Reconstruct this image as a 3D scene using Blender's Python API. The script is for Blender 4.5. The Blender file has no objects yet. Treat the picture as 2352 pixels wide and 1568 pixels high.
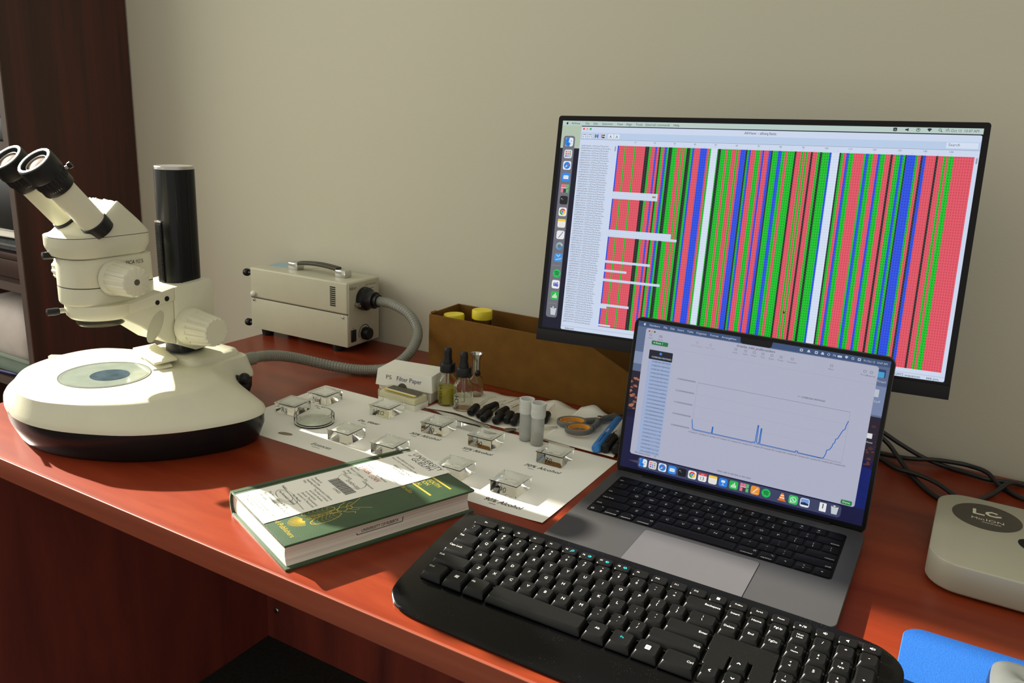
import bpy, bmesh, math, random
from mathutils import Vector, Matrix, Euler

# ------------------------------------------------------------------ camera, light, exposure
DZ = 0.70                                   # height of the desk top above the floor
SC = bpy.context.scene
COL = SC.collection
PI = math.pi

cam_d = bpy.data.cameras.new('camera'); cam = bpy.data.objects.new('camera', cam_d); COL.objects.link(cam)
cam_d.sensor_width = 36.0; cam_d.lens = 1880.65 / 2352 * 36.0; cam_d.clip_start = 0.02
_r = Vector((0.8627, 0.5038, 0.0439)); _d = Vector((0.1706, -0.2083, -0.9631)); _f = Vector((-0.4761, 0.8383, -0.2657))
cam.matrix_world = Matrix(((_r.x, -_d.x, -_f.x, 1.2695), (_r.y, -_d.y, -_f.y, -1.2847), (_r.z, -_d.z, -_f.z, 0.4624 + DZ), (0, 0, 0, 1)))
SC.camera = cam

world = bpy.data.worlds.new('world'); SC.world = world; world.use_nodes = True
bg = world.node_tree.nodes['Background']
bg.inputs['Color'].default_value = (1.0, 0.965, 0.86, 1); bg.inputs['Strength'].default_value = 0.64

sun_d = bpy.data.lights.new('sun', 'SUN'); sun = bpy.data.objects.new('sun', sun_d); COL.objects.link(sun)
sun_d.energy = 17.0; sun_d.angle = math.radians(0.9); sun_d.color = (1.0, 0.93, 0.80)
SUN_DIR = Vector((0.885, -0.046, -0.456)).normalized()
sun.rotation_euler = SUN_DIR.to_track_quat('-Z', 'Y').to_euler()
sun.location = (-2, 0, 3)

win_d = bpy.data.lights.new('window_daylight', 'AREA'); win = bpy.data.objects.new('window_daylight', win_d); COL.objects.link(win)
win_d.shape = 'RECTANGLE'; win_d.size = 1.5; win_d.size_y = 1.5; win_d.energy = 26.0; win_d.color = (1.0, 0.97, 0.88)
win.location = (-1.55, -1.45, 1.75); win.rotation_euler = Vector((1, 0.25, -0.35)).to_track_quat('-Z', 'Y').to_euler()

SC.view_settings.view_transform = 'Standard'; SC.view_settings.look = 'None'
SC.view_settings.exposure = 0.0; SC.view_settings.gamma = 1.0; SC.view_settings.use_curve_mapping = False
SC.cycles.use_denoising = True
SC.cycles.max_bounces = 20; SC.cycles.transmission_bounces = 20; SC.cycles.transparent_max_bounces = 8

# ------------------------------------------------------------------ colours and materials
def lin(c):
    c = c / 255.0
    return c / 12.92 if c <= 0.04045 else ((c + 0.055) / 1.055) ** 2.4
def rgb(r, g, b): return (lin(r), lin(g), lin(b), 1.0)

def new_mat(name):
    m = bpy.data.materials.new(name); m.use_nodes = True
    nt = m.node_tree
    return m, nt, nt.nodes['Principled BSDF']
def L(nt, a, ao, b, bi): nt.links.new(a.outputs[ao], b.inputs[bi])

def plain(name, col, rough=0.5, metal=0.0, coat=0.0, spec=0.5, bump=0.0, bscale=400.0, var=0.06, vscale=30.0):
    """Plain colour with a faint procedural variation and optional fine relief."""
    m, nt, b = new_mat(name)
    tc = nt.nodes.new('ShaderNodeTexCoord')
    nz = nt.nodes.new('ShaderNodeTexNoise'); nz.inputs['Scale'].default_value = vscale; nz.inputs['Detail'].default_value = 3
    L(nt, tc, 'Object', nz, 'Vector')
    cr = nt.nodes.new('ShaderNodeValToRGB')
    k0, k1 = 1 - var, 1 + var
    cr.color_ramp.elements[0].position = 0.3; cr.color_ramp.elements[1].position = 0.7
    cr.color_ramp.elements[0].color = (col[0] * k0, col[1] * k0, col[2] * k0, 1)
    cr.color_ramp.elements[1].color = (min(1, col[0] * k1), min(1, col[1] * k1), min(1, col[2] * k1), 1)
    L(nt, nz, 'Fac', cr, 'Fac'); L(nt, cr, 'Color', b, 'Base Color')
    b.inputs['Roughness'].default_value = rough; b.inputs['Metallic'].default_value = metal
    b.inputs['Coat Weight'].default_value = coat; b.inputs['Specular IOR Level'].default_value = spec
    if bump:
        n2 = nt.nodes.new('ShaderNodeTexNoise'); n2.inputs['Scale'].default_value = bscale; n2.inputs['Detail'].default_value = 2
        L(nt, tc, 'Object', n2, 'Vector')
        bp = nt.nodes.new('ShaderNodeBump'); bp.inputs['Strength'].default_value = bump; bp.inputs['Distance'].default_value = 0.001
        L(nt, n2, 'Fac', bp, 'Height'); L(nt, bp, 'Normal', b, 'Normal')
    return m

def wood(name, dark, mid, light, scale, rough, spec=0.5):
    """Wood grain; scale = (x, y, z) stretch of the noise in object space."""
    m, nt, b = new_mat(name)
    tc = nt.nodes.new('ShaderNodeTexCoord'); mp = nt.nodes.new('ShaderNodeMapping'); mp.inputs['Scale'].default_value = scale
    L(nt, tc, 'Object', mp, 'Vector')
    nz = nt.nodes.new('ShaderNodeTexNoise'); nz.inputs['Scale'].default_value = 1.0; nz.inputs['Detail'].default_value = 7; nz.inputs['Roughness'].default_value = 0.62; nz.inputs['Distortion'].default_value = 0.35
    L(nt, mp, 'Vector', nz, 'Vector')
    cr = nt.nodes.new('ShaderNodeValToRGB'); e = cr.color_ramp.elements
    e[0].position = 0.28; e[0].color = dark; e[1].position = 0.75; e[1].color = light
    x = e.new(0.5); x.color = mid
    L(nt, nz, 'Fac', cr, 'Fac'); L(nt, cr, 'Color', b, 'Base Color')
    b.inputs['Roughness'].default_value = rough; b.inputs['Specular IOR Level'].default_value = spec
    return m

def glass(name, col, rough=0.02, ior=1.48):
    m, nt, b = new_mat(name)
    tc = nt.nodes.new('ShaderNodeTexCoord'); nz = nt.nodes.new('ShaderNodeTexNoise'); nz.inputs['Scale'].default_value = 60
    L(nt, tc, 'Object', nz, 'Vector')
    mr = nt.nodes.new('ShaderNodeMapRange'); mr.inputs['To Min'].default_value = rough; mr.inputs['To Max'].default_value = rough + 0.03
    L(nt, nz, 'Fac', mr, 'Value'); L(nt, mr, 'Result', b, 'Roughness')
    b.inputs['Base Color'].default_value = col; b.inputs['Transmission Weight'].default_value = 1.0; b.inputs['IOR'].default_value = ior
    return m

def milky(name, col, trans, rough):
    m = glass(name, col, rough, 1.2); m.node_tree.nodes['Principled BSDF'].inputs['Transmission Weight'].default_value = trans
    return m

def attr_mat(name, emit):
    """Flat print: colour comes from the mesh's colour attribute; screens give the colour off as light."""
    m, nt, b = new_mat(name)
    at = nt.nodes.new('ShaderNodeAttribute'); at.attribute_name = 'Col'
    if emit:
        b.inputs['Base Color'].default_value = (0.01, 0.01, 0.012, 1)
        L(nt, at, 'Color', b, 'Emission Color'); b.inputs['Emission Strength'].default_value = emit
        b.inputs['Roughness'].default_value = 0.35; b.inputs['Specular IOR Level'].default_value = 0.2
    else:
        L(nt, at, 'Color', b, 'Base Color'); b.inputs['Roughness'].default_value = 0.6; b.inputs['Specular IOR Level'].default_value = 0.2
    return m

def dusty_black(name, col, rough, dust, dscale, amount, spec):
    """Black plastic with pale dust specks."""
    m, nt, b = new_mat(name)
    tc = nt.nodes.new('ShaderNodeTexCoord')
    vz = nt.nodes.new('ShaderNodeTexVoronoi'); vz.inputs['Scale'].default_value = dscale; vz.inputs['Randomness'].default_value = 1
    L(nt, tc, 'Object', vz, 'Vector')
    nz = nt.nodes.new('ShaderNodeTexNoise'); nz.inputs['Scale'].default_value = 45; nz.inputs['Detail'].default_value = 4
    L(nt, tc, 'Object', nz, 'Vector')
    m1 = nt.nodes.new('ShaderNodeMapRange'); m1.inputs['From Min'].default_value = 0.02; m1.inputs['From Max'].default_value = 0.17; m1.inputs['To Min'].default_value = 1; m1.inputs['To Max'].default_value = 0
    L(nt, vz, 'Distance', m1, 'Value')
    m2 = nt.nodes.new('ShaderNodeMapRange'); m2.inputs['From Min'].default_value = 0.5; m2.inputs['From Max'].default_value = 0.72; m2.inputs['To Max'].default_value = amount
    L(nt, nz, 'Fac', m2, 'Value')
    mu = nt.nodes.new('ShaderNodeMath'); mu.operation = 'MULTIPLY'; L(nt, m1, 'Result', mu, 0); L(nt, m2, 'Result', mu, 1)
    mx = nt.nodes.new('ShaderNodeMix'); mx.data_type = 'RGBA'; mx.inputs['A'].default_value = col; mx.inputs['B'].default_value = dust
    L(nt, mu, 0, mx, 'Factor'); L(nt, mx, 'Result', b, 'Base Color')
    b.inputs['Roughness'].default_value = rough; b.inputs['Specular IOR Level'].default_value = spec
    return m

M = {}
M['wall'] = plain('wall_paint', (0.56, 0.54, 0.425, 1), 0.75, bump=0.15, bscale=220, var=0.015, vscale=2, spec=0.25)
M['floor'] = plain('dark_carpet', rgb(38, 40, 34), 0.95, bump=0.8, bscale=500, var=0.35, vscale=120)
M['desk'] = wood('cherry_laminate', (0.150, 0.017, 0.0055, 1), (0.200, 0.027, 0.008, 1), (0.260, 0.044, 0.013, 1), (3.0, 22.0, 22.0), 0.30, 0.24)
M['desk_edge'] = wood('cherry_edge_band', (0.20, 0.040, 0.018, 1), (0.25, 0.052, 0.024, 1), (0.30, 0.068, 0.034, 1), (2.0, 9.0, 30.0), 0.38)
M['panel'] = wood('mahogany_panel', (0.110, 0.024, 0.020, 1), (0.210, 0.040, 0.028, 1), (0.32, 0.058, 0.034, 1), (16.0, 9.0, 1.4), 0.42)
M['case'] = wood('dark_mahogany', (0.022, 0.012, 0.009, 1), (0.042, 0.017, 0.012, 1), (0.085, 0.021, 0.014, 1), (26.0, 26.0, 0.8), 0.50, 0.35)
M['case_edge'] = plain('bookcase_edge', rgb(84, 70, 62), 0.6, spec=0.3)
M['cream'] = plain('cream_enamel', (0.66, 0.645, 0.49, 1), 0.38, bump=0.12, bscale=900, var=0.02)
M['cream2'] = plain('ivory_plastic', (0.70, 0.68, 0.52, 1), 0.42, var=0.02)
M['black'] = plain('black_plastic', (0.008, 0.008, 0.009, 1), 0.38, spec=0.35)
M['black_gloss'] = plain('black_anodised', (0.008, 0.009, 0.010, 1), 0.28, spec=0.28)
M['rubber'] = plain('black_rubber', (0.008, 0.009, 0.010, 1), 0.42, spec=0.35)
M['seam'] = plain('shadow_gap', (0.06, 0.055, 0.04, 1), 0.8)
M['chrome'] = plain('polished_steel', (0.62, 0.62, 0.60, 1), 0.22, metal=1.0)
M['steel'] = plain('brushed_steel', (0.50, 0.49, 0.46, 1), 0.32, metal=1.0)
M['lens'] = plain('eyepiece_lens', (0.42, 0.33, 0.28, 1), 0.10)
M['stage_glass'] = plain('frosted_stage_glass', (0.235, 0.275, 0.235, 1), 0.10, var=0.08, vscale=50)
M['stage_dark'] = plain('stage_aperture', (0.055, 0.085, 0.105, 1), 0.12, var=0.25, vscale=60)
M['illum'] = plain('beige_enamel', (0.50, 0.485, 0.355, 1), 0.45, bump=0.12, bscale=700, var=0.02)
M['hose'] = plain('grey_green_sheath', (0.20, 0.205, 0.165, 1), 0.40)
M['card'] = plain('brown_cardboard', (0.17, 0.078, 0.012, 1), 0.85, bump=0.2, bscale=120, var=0.10, vscale=40, spec=0.2)
M['card_in'] = plain('cardboard_inside', (0.14, 0.062, 0.010, 1), 0.9, var=0.10, vscale=40, spec=0.2)
M['paper'] = plain('white_paper', (0.84, 0.835, 0.74, 1), 0.8, var=0.02, vscale=6, spec=0.2)
M['towel'] = plain('paper_towel', (0.80, 0.775, 0.64, 1), 0.9, bump=0.4, bscale=900, var=0.02, spec=0.1)
M['box_white'] = plain('white_card', (0.80, 0.79, 0.68, 1), 0.6, var=0.02)
M['label_y'] = plain('yellow_label', rgb(225, 195, 60), 0.6)
M['label_g'] = plain('dark_label', rgb(84, 80, 62), 0.6)
M['clear'] = glass('clear_plastic', (0.99, 0.99, 0.96, 1), 0.04, 1.10)
M['frost'] = milky('frosted_plastic', (0.80, 0.82, 0.80, 1), 0.72, 0.22)
M['glass'] = glass('clear_glass', (0.99, 0.998, 0.99, 1), 0.01, 1.20)
M['cover'] = glass('cover_glass', (0.985, 0.995, 0.985, 1), 0.01, 1.12)
M['bottle'] = glass('bottle_glass', (0.98, 0.99, 0.96, 1), 0.01, 1.30)
M['petri'] = glass('petri_glass', (0.985, 0.995, 0.98, 1), 0.02, 1.14)
M['amber'] = milky('amber_liquid', (0.80, 0.74, 0.10, 1), 0.55, 0.05)
M['brown_liq'] = milky('brown_liquid', (0.62, 0.44, 0.22, 1), 0.55, 0.08)
M['yellow'] = plain('yellow_cap', rgb(232, 212, 48), 0.45)
M['jar'] = glass('jar_plastic', (0.80, 0.72, 0.45, 1), 0.2, 1.3)
M['orange'] = plain('orange_grip', rgb(226, 152, 44), 0.5)
M['sgrey'] = plain('grey_handle', rgb(104, 106, 104), 0.5)
M['blue_pen'] = plain('blue_plastic', rgb(50, 128, 205), 0.35)
M['pen_grey'] = plain('grey_barrel', rgb(190, 188, 176), 0.45)
M['green'] = plain('green_bookcloth', (0.036, 0.075, 0.034, 1), 0.42, bump=0.25, bscale=900, var=0.08, vscale=60)
M['gold'] = plain('gold_foil', rgb(208, 180, 70), 0.38, metal=0.35)
M['pages'] = None
M['space_grey'] = plain('space_grey_aluminium', (0.060, 0.060, 0.061, 1), 0.42, metal=0.2, var=0.02, spec=0.3)
M['trackpad'] = plain('glass_trackpad', (0.118, 0.116, 0.122, 1), 0.40, metal=0.2, var=0.02, spec=0.3)
M['lap_key'] = plain('matte_black_key', (0.0028, 0.0028, 0.0040, 1), 0.5, spec=0.14)
M['lap_well'] = plain('keyboard_well', (0.002, 0.002, 0.003, 1), 0.6, spec=0.1)
M['bezel'] = plain('screen_bezel', (0.004, 0.004, 0.005, 1), 0.30, spec=0.22)
M['monitor'] = plain('monitor_plastic', (0.006, 0.006, 0.007, 1), 0.45, spec=0.25)
M['kb_gloss'] = dusty_black('glossy_black_dusty', (0.0025, 0.0025, 0.003, 1), 0.14, (0.16, 0.17, 0.17, 1), 620.0, 1.0, 0.22)
M['kb_key'] = dusty_black('key_plastic_dusty', (0.0042, 0.0045, 0.0045, 1), 0.36, (0.09, 0.095, 0.095, 1), 1100.0, 0.8, 0.30)
M['kb_cluster'] = dusty_black('matte_black_dusty', (0.004, 0.004, 0.0036, 1), 0.45, (0.14, 0.14, 0.13, 1), 700.0, 0.9, 0.22)
M['mini'] = plain('satin_aluminium', (0.46, 0.45, 0.34, 1), 0.42, metal=0.25, var=0.015)
M['sticker'] = plain('dark_sticker', rgb(64, 58, 48), 0.45)
M['pad'] = plain('blue_foam', (0.016, 0.105, 0.40, 1), 0.9, bump=0.3, bscale=900, var=0.14, vscale=700, spec=0.15)
M['mouse'] = plain('mouse_grey', rgb(92, 96, 94), 0.28)
M['cable'] = plain('black_cable', (0.012, 0.013, 0.012, 1), 0.42)
M['bag'] = plain('white_bag', rgb(190, 180, 172), 0.6, bump=0.5, bscale=30, var=0.06, vscale=25)
M['teal'] = plain('pale_teal_plastic', rgb(140, 158, 142), 0.5)
M['dark_item'] = plain('dark_blue_fabric', rgb(36, 44, 48), 0.6, var=0.5, vscale=90)
M['print'] = attr_mat('flat_print', 0)
M['screen'] = attr_mat('monitor_picture', 0.95)
M['lap_screen'] = attr_mat('laptop_picture', 0.90)

def pages_mat():
    m, nt, b = new_mat('page_edges')
    tc = nt.nodes.new('ShaderNodeTexCoord'); mp = nt.nodes.new('ShaderNodeMapping'); mp.inputs['Scale'].default_value = (1.5, 1.5, 900)
    L(nt, tc, 'Object', mp, 'Vector')
    nz = nt.nodes.new('ShaderNodeTexNoise'); nz.inputs['Scale'].default_value = 1.0; nz.inputs['Detail'].default_value = 4
    L(nt, mp, 'Vector', nz, 'Vector')
    cr = nt.nodes.new('ShaderNodeValToRGB'); e = cr.color_ramp.elements
    e[0].position = 0.35; e[0].color = (0.62, 0.54, 0.45, 1); e[1].position = 0.6; e[1].color = (0.80, 0.73, 0.63, 1)
    L(nt, nz, 'Fac', cr, 'Fac'); L(nt, cr, 'Color', b, 'Base Color'); b.inputs['Roughness'].default_value = 0.8
    return m
M['pages'] = pages_mat()

# ------------------------------------------------------------------ helpers
def thing(name, label, cat, loc=(0, 0, 0), rot=(0, 0, 0), group=None):
    o = bpy.data.objects.new(name, None); COL.objects.link(o); o.empty_display_size = 0.02
    o.location = (loc[0], loc[1], loc[2] + DZ); o.rotation_euler = rot
    tag(o, label, cat, group)
    return o
def tag(o, label=None, cat=None, group=None, kind=None):
    if label: o['label'] = label
    if cat: o['category'] = cat
    if group: o['group'] = group
    if kind: o['kind'] = kind
    return o
def link(name, me, mat, parent=None, loc=(0, 0, 0), rot=(0, 0, 0)):
    o = bpy.data.objects.new(name, me); COL.objects.link(o)
    if mat is not None and not me.materials: me.materials.append(mat)
    o.location = loc if parent else (loc[0], loc[1], loc[2] + DZ); o.rotation_euler = rot
    if parent: o.parent = parent
    return o
def dup(root, loc, rot=(0, 0, 0)):
    r = root.copy(); COL.objects.link(r); r.location = (loc[0], loc[1], loc[2] + DZ); r.rotation_euler = rot
    for ch in list(root.children):
        c = ch.copy(); COL.objects.link(c); c.parent = r
        for g in list(ch.children):
            d = g.copy(); COL.objects.link(d); d.parent = c
    return r

def rrect(w, h, r, n=6, cx=0.0, cy=0.0):
    """Rounded rectangle outline, counter-clockwise."""
    pts = []
    for (sx, sy, a0) in ((1, -1, -PI / 2), (1, 1, 0), (-1, 1, PI / 2), (-1, -1, PI)):
        for i in range(n + 1):
            a = a0 + PI / 2 * i / n
            pts.append((cx + sx * (w / 2 - r) + r * math.cos(a), cy + sy * (h / 2 - r) + r * math.sin(a)))
    return pts
def ellipse(a, b, n=32, cx=0.0, cy=0.0): return [(cx + a * math.cos(2 * PI * i / n), cy + b * math.sin(2 * PI * i / n)) for i in range(n)]
def smooth_closed(pts, k=6):
    """Catmull-Rom through a closed 2-D outline."""
    n = len(pts); out = []
    for i in range(n):
        p0, p1, p2, p3 = pts[i - 1], pts[i], pts[(i + 1) % n], pts[(i + 2) % n]
        for j in range(k):
            t = j / k
            out.append(tuple(0.5 * (2 * p1[q] + (p2[q] - p0[q]) * t + (2 * p0[q] - 5 * p1[q] + 4 * p2[q] - p3[q]) * t * t + (3 * p1[q] - p0[q] - 3 * p2[q] + p3[q]) * t ** 3) for q in range(len(p1))))
    return out
def smooth_open(pts, k=8):
    P = [Vector(p) for p in pts]; P = [P[0] * 2 - P[1]] + P + [P[-1] * 2 - P[-2]]; out = []
    for i in range(1, len(P) - 2):
        p0, p1, p2, p3 = P[i - 1], P[i], P[i + 1], P[i + 2]
        for j in range(k):
            t = j / k
            out.append(0.5 * (2 * p1 + (p2 - p0) * t + (2 * p0 - 5 * p1 + 4 * p2 - p3) * t * t + (3 * p1 - p0 - 3 * p2 + p3) * t ** 3))
    out.append(P[-2]); return out

class S:
    """Collects shapes into one mesh."""
    def __init__(s): s.bm = bmesh.new()
    def box(s, x0, x1, y0, y1, z0, z1):
        v = [s.bm.verts.new(p) for p in ((x0, y0, z0), (x1, y0, z0), (x1, y1, z0), (x0, y1, z0), (x0, y0, z1), (x1, y0, z1), (x1, y1, z1), (x0, y1, z1))]
        for f in ((0, 3, 2, 1), (4, 5, 6, 7), (0, 1, 5, 4), (1, 2, 6, 5), (2, 3, 7, 6), (3, 0, 4, 7)): s.bm.faces.new([v[i] for i in f])
        return s
    def loft(s, loops, cap0=True, cap1=True, closed=False):
        R = [[s.bm.verts.new(p) for p in lp] for lp in loops]; n = len(R[0])
        rng = range(len(R)) if closed else range(len(R) - 1)
        for a in rng:
            A, Bb = R[a], R[(a + 1) % len(R)]
            for i in range(n): s.bm.faces.new((A[i], A[(i + 1) % n], Bb[(i + 1) % n], Bb[i]))
        if not closed:
            if cap0: s.bm.faces.new(R[0][::-1])
            if cap1: s.bm.faces.new(R[-1])
        return s
    def prism(s, poly, z0, z1):
        return s.loft([[(p[0], p[1], z0) for p in poly], [(p[0], p[1], z1) for p in poly]])
    def prism_x(s, poly, x0, x1):
        """poly in (y, z), extruded along x."""
        return s.loft([[(x0, p[0], p[1]) for p in poly], [(x1, p[0], p[1]) for p in poly]])
    def lathe(s, prof, n=32, mat=None, wob=0.0, ribs=0, ring=False):
        """prof: list of (r, z); axis z, then the matrix."""
        mat = mat or Matrix.Identity(4); loops = []
        for r, z in prof:
            lp = []
            for i in range(n):
                a = 2 * PI * i / n
                rr = max(r, 1e-5)
                if ribs and r > 1e-4: rr = r * (1 + wob * (1 if (i * ribs * 2 // n) % 2 else -1))
                lp.append(mat @ Vector((rr * math.cos(a), rr * math.sin(a), z)))
            loops.append(lp)
        return s.loft(loops, closed=ring)
    def tube(s, pts, r, n=10, cap=True):
        pts = [Vector(p) for p in pts]; loops = []; up = None
        for i, p in enumerate(pts):
            t = (pts[min(i + 1, len(pts) - 1)] - pts[max(i - 1, 0)]).normalized()
            if up is None:
                up = Vector((0, 0, 1)) if abs(t.z) < 0.9 else Vector((1, 0, 0))
            a = t.cross(up)
            a.normalize(); b = a.cross(t).normalized(); up = b
            rr = r[i] if isinstance(r, (list, tuple)) else r
            loops.append([p + a * (rr * math.cos(2 * PI * k / n)) + b * (rr * math.sin(2 * PI * k / n)) for k in range(n)])
        return s.loft(loops, cap, cap)
    def ball(s, c, r, n=16, m=8):
        c = Vector(c); r = Vector((r, r, r)) if not hasattr(r, '__len__') else Vector(r)
        return s.loft([[c + Vector((r.x * math.sin(PI * j / m) * math.cos(2 * PI * i / n), r.y * math.sin(PI * j / m) * math.sin(2 * PI * i / n), -r.z * math.cos(PI * j / m))) if 0 < j < m else
                        c + Vector((1e-5 * math.cos(2 * PI * i / n), 1e-5 * math.sin(2 * PI * i / n), -r.z * math.cos(PI * j / m))) for i in range(n)] for j in range(m + 1)])
    def xf(s, m): bmesh.ops.transform(s.bm, matrix=m, verts=s.bm.verts); return s
    def bevel(s, w, seg=2, ang=35):
        bmesh.ops.recalc_face_normals(s.bm, faces=s.bm.faces)
        ed = [e for e in s.bm.edges if len(e.link_faces) == 2 and e.calc_face_angle(0) > math.radians(ang)]
        if ed: bmesh.ops.bevel(s.bm, geom=ed, offset=w, segments=seg, profile=0.6, affect='EDGES', clamp_overlap=True)
        return s
    def mesh(s, name, smooth=True, ang=38):
        bmesh.ops.recalc_face_normals(s.bm, faces=s.bm.faces)
        me = bpy.data.meshes.new(name); s.bm.to_mesh(me); s.bm.free()
        if smooth:
            me.polygons.foreach_set('use_smooth', [True] * len(me.polygons)); me.set_sharp_from_angle(angle=math.radians(ang))
        return me
    def obj(s, name, mat, parent=None, loc=(0, 0, 0), rot=(0, 0, 0), smooth=True, ang=38):
        return link(name, s.mesh(name, smooth, ang), mat, parent, loc, rot)

def axis_mat(p, d):
    """Matrix that puts local z along d at p."""
    q = Vector(d).normalized().to_track_quat('Z', 'Y')
    return Matrix.Translation(Vector(p)) @ q.to_matrix().to_4x4()

# ---- flat print (lettering, drawings, screen pictures)
_tc = {}
def text_mesh(s, res=2, bold=0.0):
    bold = 0.0; k = (s, res, bold)
    if k not in _tc:
        cu = bpy.data.curves.new('t', 'FONT'); cu.body = s; cu.size = 1.0; cu.resolution_u = res; cu.fill_mode = 'FRONT'; cu.offset = bold
        o = bpy.data.objects.new('t', cu); me = o.to_mesh()
        _tc[k] = ([tuple(v.co[:2]) for v in me.vertices], [tuple(p.vertices) for p in me.polygons])
        o.to_mesh_clear(); bpy.data.objects.remove(o); bpy.data.curves.remove(cu)
    return _tc[k]
class Canvas:
    """2-D drawing in millimetres, x right and y up (set down=True for y down); layers lift by dz."""
    def __init__(s, down=False): s.V = []; s.F = []; s.C = []; s.sg = -1 if down else 1
    def poly(s, pts, col, layer=0):
        n = len(s.V); s.V += [(p[0], p[1] * s.sg, layer) for p in pts]; s.F.append(tuple(range(n, n + len(pts)))); s.C.append(col)
    def rect(s, x, y, w, h, col, layer=0): s.poly([(x, y), (x + w, y), (x + w, y + h), (x, y + h)], col, layer)
    def rr(s, x, y, w, h, r, col, layer=0, n=4): s.poly(rrect(w, h, r, n, x + w / 2, y + h / 2), col, layer)
    def disc(s, x, y, r, col, layer=0, n=20, b=None): s.poly(ellipse(r, b or r, n, x, y), col, layer)
    def line(s, pts, w, col, layer=0, closed=False):
        P = list(pts) + ([pts[0]] if closed else [])
        for qq, (a, b) in enumerate(zip(P, P[1:])):
            dx, dy = b[0] - a[0], b[1] - a[1]; l = math.hypot(dx, dy)
            if l < 1e-9: continue
            nx, ny = -dy / l * w / 2, dx / l * w / 2; ex, ey = dx / l * w * 0.25, dy / l * w * 0.25
            s.poly([(a[0] + nx - ex, a[1] + ny - ey), (b[0] + nx + ex, b[1] + ny + ey), (b[0] - nx + ex, b[1] - ny + ey), (a[0] - nx - ex, a[1] - ny - ey)], col, layer + .3 * (qq % 3))
    def text(s, x, y, t, h, col, layer=1, al='L', rot=0.0, shear=0.0, wid=None, res=2, bold=0.0):
        """h = capital height; (x, y) = baseline start, centre or end; wid squeezes to a width."""
        V, F = text_mesh(t, res, bold)
        if not V: return
        k = h / 0.70; x1 = max(v[0] for v in V); x0 = min(v[0] for v in V); kx = k if not wid else wid / max(1e-6, x1 - x0)
        off = {'L': 0, 'C': -(x0 + x1) / 2 * kx, 'R': -x1 * kx}[al]; c, q = math.cos(rot), math.sin(rot); n = len(s.V)
        for vx, vy in V:
            ux, uy = vx * kx + off + shear * vy * k, vy * k
            px, py = c * ux - q * uy, q * ux + c * uy
            s.V.append((x + px, (y * s.sg) + py, layer))
        for f in F: s.F.append(tuple(i + n for i in f)); s.C.append(col)
    def build(s, name, mat, parent, mtx, unit=0.001, dz=0.00004, smooth=False):
        me = bpy.data.meshes.new(name)
        me.from_pydata([tuple(mtx @ Vector((v[0] * unit, v[1] * unit, v[2] * dz))) for v in s.V], [], s.F)
        ca = me.color_attributes.new('Col', 'FLOAT_COLOR', 'CORNER'); d = []
        for p, c in zip(s.F, s.C): d += list(c) * len(p)
        ca.data.foreach_set('color', d)
        # make every face look along the canvas normal
        nrm = mtx.to_3x3() @ Vector((0, 0, 1)); bm = bmesh.new(); bm.from_mesh(me); bm.normal_update()
        fl = [f for f in bm.faces if f.normal.dot(nrm) < 0]
        bmesh.ops.reverse_faces(bm, faces=fl); bm.to_mesh(me); bm.free()
        return link(name, me, mat, parent)
def flat(x=0, y=0, z=0, rz=0): return Matrix.Translation((x, y, z)) @ Matrix.Rotation(rz, 4, 'Z')
def facing(loc, xdir, ydir):
    """Canvas matrix from its right and up directions."""
    a = Vector(xdir).normalized(); b = Vector(ydir).normalized(); c = a.cross(b)
    return Matrix(((a.x, b.x, c.x, loc[0]), (a.y, b.y, c.y, loc[1]), (a.z, b.z, c.z, loc[2]), (0, 0, 0, 1)))
INK = rgb(24, 24, 26); INKG = rgb(70, 70, 68); WHITE = rgb(235, 235, 235)

# ------------------------------------------------------------------ the room
wl = S().box(-2.6, 3.2, 0.0, 0.12, -DZ, 2.1).obj('wall_back', M['wall']); tag(wl, kind='structure')
fl = S().box(-2.6, 3.2, -3.0, 0.12, -DZ - 0.06, -DZ).obj('floor', M['floor']); tag(fl, kind='structure')

def build_left_wall():
    w = bpy.data.objects.new('wall_left', None); COL.objects.link(w); w.location = (-1.675, 0, DZ); w['kind'] = 'structure'
    Y0, Y1, Z0, Z1 = -2.55, -0.322, 0.14, 1.95
    S().box(-.075, .075, Y1, 0.0, -DZ, 2.1).obj('wall_section', M['wall'], w)
    S().box(-.075, .075, -3.0, Y0, -DZ, 2.1).obj('wall_section', M['wall'], w)
    S().box(-.075, .075, Y0, Y1, -DZ, Z0).obj('wall_section', M['wall'], w)
    S().box(-.075, .075, Y0, Y1, Z1, 2.1).obj('wall_section', M['wall'], w)
    S().box(-.08, .11, Y0 - .02, Y1 + .02, Z0, Z0 + .02).bevel(.004, 2).obj('window_sill', M['box_white'], w)
build_left_wall()

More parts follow.
